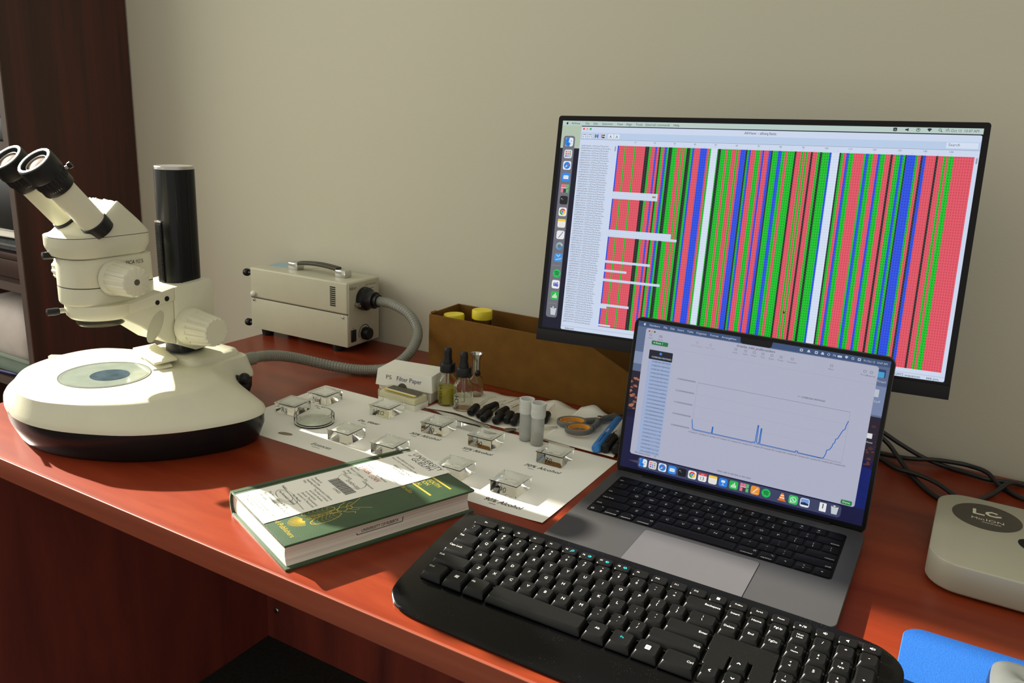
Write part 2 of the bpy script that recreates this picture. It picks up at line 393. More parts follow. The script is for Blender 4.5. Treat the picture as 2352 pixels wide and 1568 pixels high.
# ------------------------------------------------------------------ desk
def build_desk():
    t = thing('office_desk', 'reddish cherry laminate office desk with a straight front edge and side panel', 'desk')
    top = S().box(0.0, 1.95, -0.752, -0.0015, -0.028, 0.0).bevel(0.0015, 2).obj('desk_top', M['desk'], t)
    S().box(0.0, 1.95, -0.7555, -0.7515, -0.0285, 0.0004).bevel(0.0012, 3).obj('edge_band', M['desk_edge'], t)
    S().box(0.0, 0.020, -0.735, -0.02, -DZ, -0.0285).bevel(0.001, 1).obj('end_panel', M['panel'], t)
    S().box(1.925, 1.945, -0.735, -0.02, -DZ, -0.0285).bevel(0.001, 1).obj('end_panel', M['panel'], t)
    mp = S().box(0.020, 1.925, -0.142, -0.124, -DZ, -0.0285).obj('modesty_panel', M['panel'], t)
    sc = S().lathe([(0.0, 0.0), (0.0075, 0.0), (0.0075, 0.0015), (0.006, 0.0028), (0.0, 0.003)], 20, axis_mat((0.048, -0.142, -0.625), (0, -1, 0))).obj('screw', M['steel'], mp)
    S().box(-0.004, 0.004, -0.0006, 0.0, -0.0008, 0.0008).obj('slot', M['black'], mp, (0.048, -0.1449, -0.625))
    return t
build_desk()

# ------------------------------------------------------------------ bookcase and what stands in it
def build_bookcase():
    t = thing('bookcase', 'tall dark mahogany bookcase standing against the wall beside the desk', 'bookcase', (0, 0, 0))
    T0, T1 = -DZ, 1.05
    S().box(-0.530, -0.512, -0.298, -0.004, T0, T1).bevel(0.0006, 1).obj('side_panel', M['case'], t)
    S().box(-0.5302, -0.5118, -0.3005, -0.298, T0, T1).obj('edge_strip', M['case_edge'], t)
    S().box(-1.330, -1.312, -0.298, -0.004, T0, T1).obj('side_panel', M['case'], t)
    S().box(-1.312, -0.530, -0.014, -0.006, T0, T1).obj('back_panel', M['case'], t)
    for z in (-0.60, -0.175, 0.057, 0.362, 0.62, 0.84):
        sh = S().box(-1.312, -0.530, -0.294, -0.014, z - 0.019, z).obj('shelf', M['case'], t)
        S().box(-1.312, -0.530, -0.2965, -0.294, z - 0.0192, z + 0.0002).obj('shelf_edge', M['case_edge'], sh)
    S().box(-1.330, -0.512, -0.30, -0.004, T1, T1 + 0.02).obj('top_board', M['case'], t)
    return t
build_bookcase()

def shelf_items():
    # on the upper shelf, from the bottom of the stack up
    def block(name, label, cat, x0, x1, y0, y1, z0, z1, mat, b=0.004, lidmat=None):
        t = thing(name, label, cat, ((x0 + x1) / 2, (y0 + y1) / 2, z0))
        w, d, h = (x1 - x0) / 2, (y1 - y0) / 2, z1 - z0
        hb = h * 0.72
        S().box(-w, w, -d, d, 0, hb).bevel(b, 2).obj('body', mat, t)
        S().box(-w - 0.0015, w + 0.0015, -d - 0.0015, d + 0.0015, hb, h).bevel(b, 2).obj('lid', lidmat or mat, t)
        return t
    block('storage_box', 'dark brown flat box at the bottom of the stack on the bookcase shelf', 'box', -0.74, -0.548, -0.27, -0.06, 0.057, 0.116, M['case'])
    # soft pouch
    t = thing('fabric_pouch', 'dark blue speckled fabric pouch between a brown box and grey folder in the bookcase', 'pouch', (-0.645, -0.165, 0.116))
    S().loft([[(x, y, 0.0) for x, y in rrect(0.17, 0.19, 0.02)], [(x, y, 0.006) for x, y in rrect(0.188, 0.205, 0.03)], [(x, y, 0.026) for x, y in rrect(0.186, 0.203, 0.03)], [(x, y, 0.034) for x, y in rrect(0.165, 0.18, 0.02)]]).obj('pouch_body', M['dark_item'], t)
    S().box(-0.07, 0.07, -0.1045, -0.1015, 0.015, 0.019).obj('zip', M['steel'], t)
    t = thing('document_folder', 'thin grey folder lying under a black case in the bookcase', 'folder', (-0.645, -0.165, 0.150), (0, 0, 0.05))
    S().box(-0.09, 0.09, -0.105, 0.105, 0, 0.003).bevel(0.0008, 1).obj('cover', M['pen_grey'], t)
    S().box(-0.087, 0.087, -0.103, 0.103, 0.003, 0.015).obj('sheets', M['paper'], t)
    S().box(-0.09, 0.09, -0.105, 0.105, 0.015, 0.018).bevel(0.0008, 1).obj('cover', M['pen_grey'], t)
    block('equipment_case', 'plain black case on top of the stack in the bookcase', 'case', -0.74, -0.552, -0.268, -0.07, 0.1685, 0.325, M['black'], 0.006)
    block('black_box', 'small black box under a white carton on the top visible shelf', 'box', -0.70, -0.556, -0.275, -0.10, 0.3625, 0.43, M['black'], 0.004)
    block('white_carton', 'white carton standing on a small black box in the bookcase', 'carton', -0.69, -0.560, -0.270, -0.11, 0.43, 0.49, M['box_white'], 0.003)
    # lower shelf: tray, bag and a yellow handle
    t = thing('plastic_tray', 'pale teal plastic tray holding a white bag on the lower bookcase shelf', 'tray', (-0.70, -0.17, -0.1742))
    S().loft([[(x, y, 0.0) for x, y in rrect(0.27, 0.20, 0.02)], [(x, y, 0.045) for x, y in rrect(0.292, 0.222, 0.02)], [(x, y, 0.045) for x, y in rrect(0.284, 0.214, 0.018)], [(x, y, 0.004) for x, y in rrect(0.262, 0.192, 0.018)]]).obj('tray_body', M['teal'], t)
    S().loft([[(x, y, 0.041) for x, y in rrect(0.300, 0.230, 0.022)], [(x, y, 0.046) for x, y in rrect(0.300, 0.230, 0.022)], [(x, y, 0.046) for x, y in rrect(0.286, 0.216, 0.02)], [(x, y, 0.041) for x, y in rrect(0.286, 0.216, 0.02)]], closed=True).obj('rim', M['teal'], t)
    t = thing('plastic_bag', 'crumpled white plastic bag standing in the pale teal tray', 'bag', (-0.70, -0.175, -0.1694))
    random.seed(4); loops = []
    for k, (w, d, z) in enumerate(((0.235, 0.165, 0.0), (0.252, 0.182, 0.03), (0.262, 0.195, 0.075), (0.25, 0.18, 0.12), (0.20, 0.14, 0.15), (0.12, 0.07, 0.165))):
        loops.append([(x * (1 + random.uniform(-.05, .03)), y * (1 + random.uniform(-.06, .03)), z + random.uniform(-.006, .006) * (k > 0)) for x, y in rrect(w, d, 0.05, 5)])
    S().loft(loops).obj('bag_body', M['bag'], t)
    t = thing('yellow_clamp', 'yellow plastic clamp lying on top of the white bag', 'clamp', (-0.665, -0.215, 0.0075), (0.0, 0.0, 0.12))
    for s in (-1, 1):
        S().loft([[(0.0, 0.006 * s - .004, 0.002), (0.0, 0.006 * s + .004, 0.002), (0.0, 0.006 * s + .004, 0.016), (0.0, 0.006 * s - .004, 0.016)],
                  [(0.05, 0.009 * s - .005, 0.0), (0.05, 0.009 * s + .005, 0.0), (0.05, 0.009 * s + .005, 0.02), (0.05, 0.009 * s - .005, 0.02)],
                  [(0.10, 0.012 * s - .006, 0.002), (0.10, 0.012 * s + .006, 0.002), (0.10, 0.012 * s + .006, 0.022), (0.10, 0.012 * s - .006, 0.022)]]).bevel(0.002, 2).obj('jaw', M['yellow'], t)
    S().lathe([(0.0, -0.002), (0.005, -0.002), (0.005, 0.026), (0.0, 0.026)], 14, Matrix.Translation((0.05, 0, 0))).obj('pivot', M['black'], t)
    t = thing('ballpoint_pen', 'dark blue ballpoint pen lying at the front of the lower bookcase shelf', 'pen', (-0.665, -0.285, -0.1705), (0, 0, 0.10))
    m = axis_mat((-0.07, 0, 0), (1, 0, 0))
    S().lathe([(0, 0), (0.0045, 0.002), (0.0045, 0.095), (0.0030, 0.108), (0.0006, 0.118), (0, 0.119)], 14, m).obj('barrel', plain('navy_plastic', rgb(40, 42, 90), 0.35), t)
    S().box(-0.066, -0.03, -0.001, 0.001, 0.0042, 0.0056).obj('clip', M['steel'], t)
shelf_items()

# ------------------------------------------------------------------ stereo microscope
def ribbed(prof, n, mat, wob, ribs):
    return S().lathe(prof, n, mat, wob, ribs)
def build_microscope():
    t = thing('stereo_microscope', 'cream stereo microscope with black eyecups and tall black column on a wide base', 'microscope', (0.215, -0.60, 0))
    OX = 0.007
    # plan outline of the base (right half, from front centre round to the back), mirrored
    def full(half):
        r = [(OX + x, y) for x, y in half]; l = [(OX - x, y) for x, y in half[::-1] if abs(x) > 1e-6]
        return r + l
    rim = [(0, -0.126), (.05, -.119), (.098, -.10), (.144, -.072), (.183, -.028), (.208, .020), (.218, .055), (.214, .085), (.196, .105), (.165, .119), (.10, .146), (.075, .165), (.070, .200), (0, .203)]
    crest = [(0, -.119), (.034, -.114), (.080, -.092), (.118, -.060), (.138, -.028), (.148, .012), (.147, .05), (.135, .078), (.112, .094), (.092, .104), (.076, .120), (.068, .150), (.064, .192), (0, .195)]
    def mix(a, b, k): return [(p[0] + (q[0] - p[0]) * k, p[1] + (q[1] - p[1]) * k) for p, q in zip(a, b)]
    def lp(h, z): return [(x, y, z) for x, y in smooth_closed(full(h), 4)]
    def inset(h, d):
        out = []
        for x, y in h:
            l = math.hypot(x, y - 0.03); out.append((x * (1 - d / max(l, .02)) if x else 0, 0.03 + (y - 0.03) * (1 - d / max(l, .02))))
        return out
    S().loft([lp(inset(rim, .016), 0.0), lp(inset(rim, .012), 0.004), lp(inset(rim, .003), 0.026), lp(inset(rim, .003), 0.043)]).obj('foot', M['black_gloss'], t)
    sh = S().loft([lp(inset(rim, .004), 0.042), lp(rim, 0.0435), lp(mix(rim, crest, .02), 0.047), lp(mix(rim, crest, .14), 0.052), lp(mix(rim, crest, .55), 0.063), lp(mix(rim, crest, .92), 0.0745),
                   lp(crest, 0.0768), lp(inset(crest, .006), 0.078), lp(inset(crest, .03), 0.078), lp(inset(crest, .05), 0.078)])
    sh.obj('base_shell', M['cream'], t, ang=50)
    # glass stage plate with rings
    G = (-0.003, -0.002)
    sg = S().lathe([(0, 0.0765), (0.0600, 0.0765), (0.0600, 0.0783), (0.0, 0.0783)], 64, Matrix.Translation((G[0], G[1], 0))).obj('stage_plate', M['stage_glass'], t)
    S().loft([[(x, y, 0.0780) for x, y in ellipse(.0612, .0612, 64, *G)], [(x, y, 0.0786) for x, y in ellipse(.0612, .0612, 64, *G)], [(x, y, 0.0786) for x, y in ellipse(.0600, .0600, 64, *G)], [(x, y, 0.0780) for x, y in ellipse(.0600, .0600, 64, *G)]], closed=True).obj('outer_ring', M['seam'], sg)
    S().loft([[(x, y, 0.0782) for x, y in ellipse(.0572, .0572, 64, *G)], [(x, y, 0.0785) for x, y in ellipse(.0572, .0572, 64, *G)], [(x, y, 0.0785) for x, y in ellipse(.0566, .0566, 64, *G)], [(x, y, 0.0782) for x, y in ellipse(.0566, .0566, 64, *G)]], closed=True).obj('inner_ring', M['hose'], sg)
    S().lathe([(0, 0.0783), (0.0262, 0.0783), (0.0262, 0.0786), (0, 0.0786)], 48, Matrix.Translation((G[0] + .008, G[1] + .002, 0))).obj('aperture', M['stage_dark'], sg)
    # stage clip at the far left corner
    c = S().box(-0.006, 0.006, -0.004, 0.004, 0, 0.010).bevel(0.0015, 2).obj('stage_clip', M['cream2'], t, (-0.163, 0.018, 0.062), (0, 0, .6))
    S().box(-0.004, 0.016, -0.0025, 0.0025, 0.008, 0.011).bevel(0.0008, 1).obj('clip_spring', M['cream2'], c)
    # label on the skirt
    cv = Canvas(); cv.rr(0, 0, 36, 8, 1.2, rgb(205, 205, 188), 0); cv.text(3, 2.6, 'Y', 3.4, INK, 1)
    for k, x in enumerate((9, 11, 12.5, 14, 15, 17, 18.4, 20, 21.2, 23, 24, 26, 27.6, 29, 30.4, 32)): cv.rect(x, 2.4, 0.9 if k % 3 else 1.3, 3.2, INKG, 1)
    cv.build('asset_label', M['print'], t, facing((-0.080, -0.1168, 0.0535), (0.93, -0.36, 0.0), (-.03, .26, .95)))
    # lamp housing behind the stage
    rb = S().loft([[(x, y, z) for x, y in rrect(w, d, r, 5, OX, cy)] for w, d, r, cy, z in ((0.122, 0.100, .018, .142, 0.050), (0.120, 0.098, .018, .142, 0.080), (0.114, 0.092, .018, .142, 0.086), (0.102, 0.080, .016, .142, 0.0885))]).obj('lamp_housing', M['cream'], t)
    S().loft([[(x, y, z) for x, y in rrect(0.118, 0.097, .016, 5, OX, .144)] for z in (0.004, 0.0505)]).obj('housing_foot', M['black'], t)
    kn = S().tube([(0.060, 0.160, 0.048), (0.093, 0.160, 0.050)], 0.004, 12).obj('iris_lever', M['black'], t)
    S().ball((0.1005, 0.160, 0.0505), 0.0095).obj('ball', M['black_gloss'], kn)
    # white cover plates leaning in front of the column
    S().box(-.045, .045, -.017, .017, 0, .004).bevel(.001, 2).obj('cover_plate', M['cream2'], t, (-0.006, 0.083, 0.0868), (0.06, 0.02, -0.30))
    S().box(-.038, .040, -.014, .014, 0, .003).bevel(.001, 2).obj('cover_plate', M['cream2'], t, (0.002, 0.079, 0.0800), (0.10, 0.05, -0.42))
    # column
    PX, PY = 0.012, 0.125
    S().loft([[(x, y, z) for x, y in smooth_closed([(PX + a * .0225, PY + b * .0275) for a, b in ((0, -1), (.55, -.93), (.95, -.6), (1, 0), (.95, .6), (.55, .93), (0, 1), (-.55, .93), (-.95, .6), (-1, 0), (-.95, -.6), (-.55, -.93))], 4)] for z in (0.092, 0.3655)]).obj('column', M['black_gloss'], t)
    S().loft([[(x, y, z) for x, y in ellipse(.0240 * k, .0290 * k, 40, PX, PY)] for z, k in ((0.3655, 1.0), (0.3690, 1.0), (0.3700, .97))]).obj('column_cap', M['steel'], t)
    for s in (-1, 1):
        S().box(-.0012, .0012, -.0012, .0012, 0.096, 0.364).obj('column_rail', M['black'], t, (PX + .0218, PY + .010 * s - .006, 0))
    rk = S().box(-.006, .006, -.003, .0, 0.20, 0.288).obj('rack', M['black'], t, (PX - .006, PY - .0265, 0))
    te = S()
    for k in range(32): te.box(-.005, .005, -.0046, -.0028, 0.203 + k * .0026, 0.2043 + k * .0026)
    o = te.obj('rack_teeth', M['black_gloss'], rk); tag(o, kind='stuff')
    S().box(-.007, .007, -.0035, .0, 0.289, 0.291).obj('rack_stop', M['steel'], t, (PX - .006, PY - .0265, 0))
    # focus drive round the column
    hp = [(0.068, 0.176), (0.060, 0.203), (0.168, 0.206), (0.176, 0.200), (0.176, 0.106), (0.170, 0.098), (0.120, 0.097), (0.088, 0.110)]
    S().prism_x([(0.086, 0.199), (0.150, 0.2035), (0.1555, 0.198), (0.1555, 0.104), (0.150, 0.098), (0.118, 0.097), (0.086, 0.112)], PX - .042, PX + .034).bevel(.002, 2).obj('focus_housing', M['cream'], t)
    # arm carrying the optics, with its sloping web
    S().prism_x([(-.02, .186), (0.086, 0.198), (0.086, 0.112), (0.070, 0.118), (0.030, 0.150), (-.005, 0.172)], PX - .038, PX + .031).bevel(.003, 3).obj('arm', M['cream'], t)
    ar = S().prism_x([(.012, .1875), (0.086, 0.1995), (0.086, 0.180), (.012, 0.1725)], PX - .040, PX + .034).bevel(.0025, 2).obj('arm_plate', M['cream'], t)
    for y, z, r in ((0.056, 0.1815, .0035), (0.072, 0.1845, .0038)):
        S().lathe([(0, 0), (r, 0), (r, .0004), (0, .0004)], 18, axis_mat((PX + .0342, y, z), (1, 0, 0))).obj('bolt_hole', M['black'], ar)
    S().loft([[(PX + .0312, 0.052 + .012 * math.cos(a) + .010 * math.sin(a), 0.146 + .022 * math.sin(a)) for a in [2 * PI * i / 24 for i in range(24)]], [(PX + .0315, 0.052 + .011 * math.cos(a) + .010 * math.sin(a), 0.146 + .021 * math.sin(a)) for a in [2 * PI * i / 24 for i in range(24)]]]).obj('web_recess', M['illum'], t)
    for s in (-1, 1):
        x0 = (PX + .034) if s > 0 else (PX - .042)
        kprof = [(0, 0), (.0275, 0), (.0285, .004), (.0275, .012), (.0255, .020), (.0225, .046), (.0205, .056), (.0185, .0585), (0, .0585)]
        k = ribbed(kprof[:5], 64, axis_mat((x0, 0.108, 0.1365), (s, 0, 0)), 0, 0).obj('focus_knob', M['cream2'], t)
        ribbed([(0, .012), (.0265, .012), (.0255, .018), (.0215, .054), (.0205, .0575), (.019, .059), (0, .059)], 96, axis_mat((x0, 0.108, 0.1365), (s, 0, 0)), .032, 16).obj('knob_grip', M['cream2'], k)
    # carrier ring and objective
    S().lathe([(0, .1655), (.034, .1655), (.041, .167), (.0445, .171), (.046, .178), (.046, .188), (.043, .1885), (0, .1885)], 64).obj('carrier_ring', M['cream'], t)
    S().lathe([(0, .156), (.030, .156), (.0315, .158), (.0325, .163), (.0325, .167), (0, .167)], 48, Matrix.Translation((0, -.002, 0))).obj('objective', plain('objective_barrel', (.05, .045, .03, 1), 0.3, metal=0.4), t)
    for z, y in ((0.1785, -0.048), (0.2555, -.046)):
        sc = S().lathe([(0, 0), (.0035, 0), (.0035, .008), (0, .008)], 14, axis_mat((-.016, y + .004, z), (-.25, -1, 0))).obj('clamp_screw', M['steel'], t)
        S().lathe([(0, .007), (.0045, .007), (.0052, .012), (.0048, .022), (0, .023)], 18, axis_mat((-.016, y + .004, z), (-.25, -1, 0))).obj('screw_head', M['black'], sc)
    # zoom body
    body = [(x * .77 - .002, y * .77 - .004) for x, y in smooth_closed([(0, -.062), (.026, -.056), (.045, -.036), (.050, -.006), (.050, .04), (.046, .082), (.03, .090), (0, .091), (-.03, .090), (-.046, .082), (-.050, .04), (-.050, -.006), (-.045, -.036), (-.026, -.056)], 4)]
    def bl(k, z): return [(x * k, y * k, z) for x, y in body]
    zb = S().loft([bl(.955, .1885), bl(.985, .190), bl(1, .1925), bl(1, .2125), bl(.992, .2130), bl(.992, .2137), bl(1, .2142), bl(1, .2475), bl(.985, .2515), bl(.93, .2535)], ).obj('zoom_body', M['cream'], t)
    S().loft([bl(1.0005, .2127), bl(1.0005, .2140)], False, False).obj('body_seam', M['seam'], zb)
    for s in (-1, 1):
        base = (.035 * s + .002, 0.0, 0.2245)
        S().lathe([(0, 0), (.0255, 0), (.0245, .004), (.0225, .007), (0, .007)], 48, axis_mat(base, (s, 0, 0))).obj('knob_collar', M['cream'], zb)
        k = ribbed([(0, .006), (.0225, .006), (.0222, .012), (.0205, .042), (.0200, .0445), (.018, .046), (0, .046)], 96, axis_mat(base, (s, 0, 0)), .030, 14).obj('zoom_knob', M['cream2'], t)
        S().lathe([(0, .0458), (.0042, .0458), (.0042, .0464), (0, .0464)], 20, axis_mat(base, (s, 0, 0))).obj('knob_screw', M['label_g'], k)
    cv = Canvas(); cv.text(0, 0, 'LEICA', 5.2, rgb(46, 46, 36), 0, bold=.02, wid=17, shear=.15); cv.text(19.6, 0, 'MZ', 5.2, rgb(120, 118, 96), 0, wid=7, bold=.03); cv.text(27.8, 0, '5', 5.2, rgb(46, 46, 36), 0, bold=.02)
    cv.build('maker_lettering', M['print'], zb, facing((.0374, .0135, .2405), (0, 1, 0), (0, 0, 1)))
    cv = Canvas(); cv.text(0, 0, 'Leica', 6.0, rgb(190, 46, 40), 0, shear=.25, bold=.01, wid=18); cv.line([(0.0, -1.6), (6, -2.6), (12, -2.0), (18, -.8)], .8, rgb(190, 46, 40), 0)
    cv.build('red_logo', M['print'], zb, facing((.0035, -.0512, .2005), (.94, .34, 0), (0, 0, 1)))
    # tube head
    hd = [(x * .77, y * .77) for x, y in smooth_closed([(0, -.083), (.03, -.077), (.050, -.056), (.056, -.02), (.056, .03), (.052, .068), (.035, .080), (0, .082), (-.035, .080), (-.052, .068), (-.056, .03), (-.056, -.02), (-.050, -.056), (-.03, -.077)], 4)]
    def hl(k, z, dy=0): return [(x * k, y * k + dy, z) for x, y in hd]
    fl = S().loft([hl(.82, .2535), hl(.90, .2555), hl(.985, .2665), hl(1.0, .2700), hl(1.0, .2815), hl(.99, .2820)]).obj('head_flange', M['cream'], t)
    S().loft([hl(.995, .2815), hl(.995, .2828)], False, False).obj('head_seam', M['seam'], fl)
    S().loft([hl(.80, .2530), hl(.80, .2540)]).obj('head_gap', M['seam'], fl)
    # upper housing: a wedge whose front slope carries the tubes
    def top_z(y): return max(.2835, min(.3290, .3290 - (y - .012) * .94 if y > .012 else .301 + (y + .0195) * .87))
    hs = S(); rings = []
    for k, f in [(1.0, 0.0), (1.0, .25), (.985, .62), (.955, .86), (.91, .97)] + [(.86 - .07 * q, 1.0) for q in range(12)]:
        ring = []
        for x, y in hd:
            yy = y * k; zt = top_z(yy); ring.append((x * k, yy, .2826 + (zt - .2826) * f))
        rings.append(ring)
    hs.loft(rings).obj('tube_housing', M['cream'], t, ang=60)
    tilt = Vector((0, -0.0690, 0.0800)).normalized()
    for s in (-1, 1):
        p0 = Vector((.031 * s + .002, -.0195, .2990)); m = axis_mat(p0, tilt)
        S().lathe([(0, -.012), (.0178, -.012), (.0186, -.004), (.0184, .0045), (.0172, .0055), (0, .0055)], 40, m).obj('tube_collar', M['black'], t)
        tb = S().lathe([(0, 0), (.0168, 0), (.0168, .072), (0, .072)], 40, m).obj('eyepiece_tube', M['cream2'], t)
        ep = S().lathe([(0, .066), (.0195, .066), (.0205, .068), (.0205, .079), (0, .079)], 40, m).obj('diopter_ring', M['black'], t)
        ribbed([(0, .0785), (.0212, .0785), (.0212, .089), (0, .089)], 96, m, .025, 24).obj('grip_ring', M['black'], ep)
        ec = S().lathe([(0, .0885), (.0218, .0885), (.0228, .091), (.0232, .104), (.0228, .1100), (.0214, .1115), (.0182, .1115), (.0172, .1095), (.0168, .1055), (.0, .1055)], 48, m).obj('eyecup', M['rubber'], t)
        S().lathe([(.0212, .1112), (.0219, .1110), (.0215, .1121), (.0186, .1121), (.0180, .1112)], 48, m, ring=True).obj('eyecup_rim', M['steel'], ec)
        S().lathe([(.0130, .1050), (.0160, .1050), (.0158, .1062), (.0140, .1082), (.0130, .1078)], 40, m, ring=True).obj('lens_mount', M['steel'], ec)
        S().lathe([(0, .1052), (.0130, .1052), (.0112, .1068), (.006, .1082), (0, .1086)], 32, m).obj('lens', M['lens'], ec)
        dv = (Vector((.55, .0, 0)) + Vector((0, .757, .653)) * .84).normalized(); c0 = m @ Vector((0, 0, .084))
        S().tube([c0 + dv * .018, c0 + dv * .0265], .0022, 10).obj('lock_screw', M['steel'], ep)
        S().lathe([(0, 0), (.0036, 0), (.0042, .002), (.0042, .005), (0, .006)], 16, axis_mat(c0 + dv * .0255, dv)).obj('screw_head', M['black_gloss'], ep)
        # engraved figures run round the diopter ring, one small flat each
        for q, ch in enumerate('10x/21'):
            ca = Canvas(); ca.text(0, 0, ch, 2.6, rgb(170, 170, 165), 0, al='C')
            a = -1.05 + q * .14 + (0.3 if s < 0 else 0)
            rad = m.to_3x3() @ Vector((math.cos(a), math.sin(a), 0)); tg = m.to_3x3() @ Vector((-math.sin(a), math.cos(a), 0)); loc = m @ Vector((math.cos(a) * .02065, math.sin(a) * .02065, .072))
            ca.build('engraving', M['print'], ep, facing(loc, tg, tg.cross(rad) * -1))
    return t
build_microscope()

# ------------------------------------------------------------------ fibre illuminator and its light guide
def build_illuminator():
    t = thing('fiber_illuminator', 'beige metal lamp box with carrying handle and black front socket by the wall', 'lamp box', (0.1080, -0.0665, 0), (0, 0, 0.022))
    w, d = 0.1280, 0.0485
    sh = S().box(-w, w, -d, d, 0.078, 0.1405).bevel(.004, 3).obj('upper_shell', M['illum'], t)
    S().box(-w, w, -d, d, 0.0125, 0.0772).bevel(.002, 2).obj('lower_shell', M['illum'], t)
    S().box(-w + .001, w - .001, -d + .0008, d - .0008, .0768, .0784).obj('shell_seam', M['seam'], t)
    for i in range(10):
        S().box(-.0065, .0065, -.0006, .0006, -.0011, .0011).obj('vent_slot', M['black'], sh, (0.092, -d - .0002, 0.1285 - i * .0040))
    fp = S().box(-.0012, .0012, -d + .002, d - .002, .0145, .1385).bevel(.0008, 1).obj('front_panel', plain('panel_beige', (0.46, 0.43, 0.32, 1), .45), t, (w + .0008, 0, 0))
    S().lathe([(0, 0), (.0225, 0), (.0235, .003), (.0225, .012), (.017, .016), (.0165, .030), (0, .030)], 32, axis_mat((.0008, -.003, .104), (1, 0, 0))).obj('light_socket', M['black'], fp)
    S().lathe([(0, 0), (.004, 0), (.0045, .012), (0, .013)], 14, axis_mat((.0008, -.026, .0965), (1, -.2, 0))).obj('thumb_screw', M['steel'], fp)
    S().box(0, .0030, -.007, .007, -.012, .012).bevel(.0008, 1).obj('rocker_switch', M['black'], fp, (.0008, -.034, .0345))
    S().lathe([(0, 0), (.0115, 0), (.0125, .001), (.0125, .012), (.0110, .0145), (0, .0145)], 28, axis_mat((.0008, .000, .0335), (1, 0, 0)), .03, 12).obj('dial', M['black_gloss'], fp)
    cv = Canvas(); cv.text(-45, 126, 'Nikon', 6.2, INK, 0, bold=.03, shear=.2, wid=19); cv.text(4, 128.5, 'Fiber Illuminator', 3.4, rgb(90, 86, 66), 0, wid=32); cv.rr(6, 119, 28, 5.5, 1, rgb(206, 200, 176), 0)
    for k in range(7): cv.rect(9 + k * 3.4, 120.6, 2.2, 2.0, INKG, 1)
    arc = [(0 + 17 * math.cos(a), 33.5 + 17 * math.sin(a)) for a in [math.radians(q) for q in range(200, 20, -12)]]
    cv.line(arc, 1.6, INK, 0); cv.text(-34, 48.5, 'ON', 2.4, INK, 0, al='C')
    cv.build('panel_print', M['print'], fp, facing((.0013, 0, 0), (0, 1, 0), (0, 0, 1)))
    # carrying handle
    hs = smooth_open([(-.050, 0, .155), (-.025, 0, .1575), (0, 0, .1585), (.025, 0, .1575), (.050, 0, .155)], 5)
    loops = [[(p.x, y, p.z + z) for y, z in rrect(.018, .007, .003, 4)] for p in hs]
    hd = S().loft(loops).obj('handle_strap', plain('dark_olive_vinyl', rgb(58, 54, 40), .5), t, (0.020, -.005, 0))
    for s in (-1, 1):
        S().box(-.013, .013, -.0105, .0105, .1400, .1555).bevel(.003, 2).obj('handle_bracket', M['chrome'], t, (0.020 + s * .062, -.005, 0))
    S().box(-.030, .030, -.022, .022, 0, .0006).obj('paper_label', plain('pale_blue_label', rgb(150, 178, 190), .6), t, (-.083, .010, .1405), (0, 0, .1))
    S().box(-.015, .016, -.020, .020, 0, .0005).obj('clear_label', M['illum'], t, (-.035, .022, .1405), (0, 0, .1))
    for y, z in ((-.040, .126), (.036, .126), (-.040, .020), (.036, .020)):
        pg = S().tube([(-w + .001, y, z), (-w - .014, y, z)], .0042, 12).obj('rear_peg', M['rubber'], t)
        S().lathe([(0, 0), (.0065, 0), (.0078, .002), (.0078, .008), (.0060, .011), (0, .012)], 18, axis_mat((-w - .012, y, z), (-1, 0, 0))).obj('peg_cap', M['rubber'], pg)
    for x, z in ((-.118, .0735), (.1165, .072)):
        S().lathe([(0, 0), (.0032, 0), (.0028, .0016), (0, .0022)], 14, axis_mat((x, -d, z), (0, -1, 0))).obj('screw', M['chrome'], t)
    S().ball((-.1185, -d - .002, .0865), .0058).obj('white_stud', M['box_white'], t)
    for x in (-.095, .095):
        for y in (-.036, .036): S().lathe([(0, 0), (.011, 0), (.013, .0128), (0, .0128)], 18, Matrix.Translation((x, y, 0))).obj('rubber_foot', M['rubber'], t)
    return t
build_illuminator()

def build_hose():
    t = thing('light_guide', 'grey-green ribbed light guide hose looping from the lamp box to the microscope', 'hose')
    key = [(0.262, -0.066, 0.104), (0.285, -0.066, 0.104), (0.322, -0.078, 0.106), (0.374, -0.097, 0.098), (0.410, -0.120, 0.077), (0.421, -0.146, 0.056), (0.414, -0.168, 0.036), (0.394, -0.183, 0.020), (0.362, -0.193, 0.0125), (0.330, -0.207, 0.0115), (0.290, -0.228, 0.0165), (0.262, -0.262, 0.0300), (0.252, -0.300, 0.0430), (0.256, -0.345, 0.0540), (0.262, -0.380, 0.0580)]
    path = smooth_open(key, 40); n = len(path)
    rad = [.0090 + (.0004 if (i % 5) in (0, 1, 2) else -.0004) * (1 if i < n * .93 else 0) for i in range(n)]
    S().tube(path, rad, 14).obj('ribbed_sheath', M['hose'], t, ang=20)
    S().tube([Vector((0.252, -0.0660, 0.104)), Vector((0.276, -0.0660, 0.104))], .0125, 24).obj('end_sleeve', M['black'], t)
    S().tube([Vector((0.2605, -0.370, 0.0572)), Vector((0.2622, -0.4030, 0.0600))], .0108, 24).obj('end_sleeve', M['hose'], t)
    return t
build_hose()

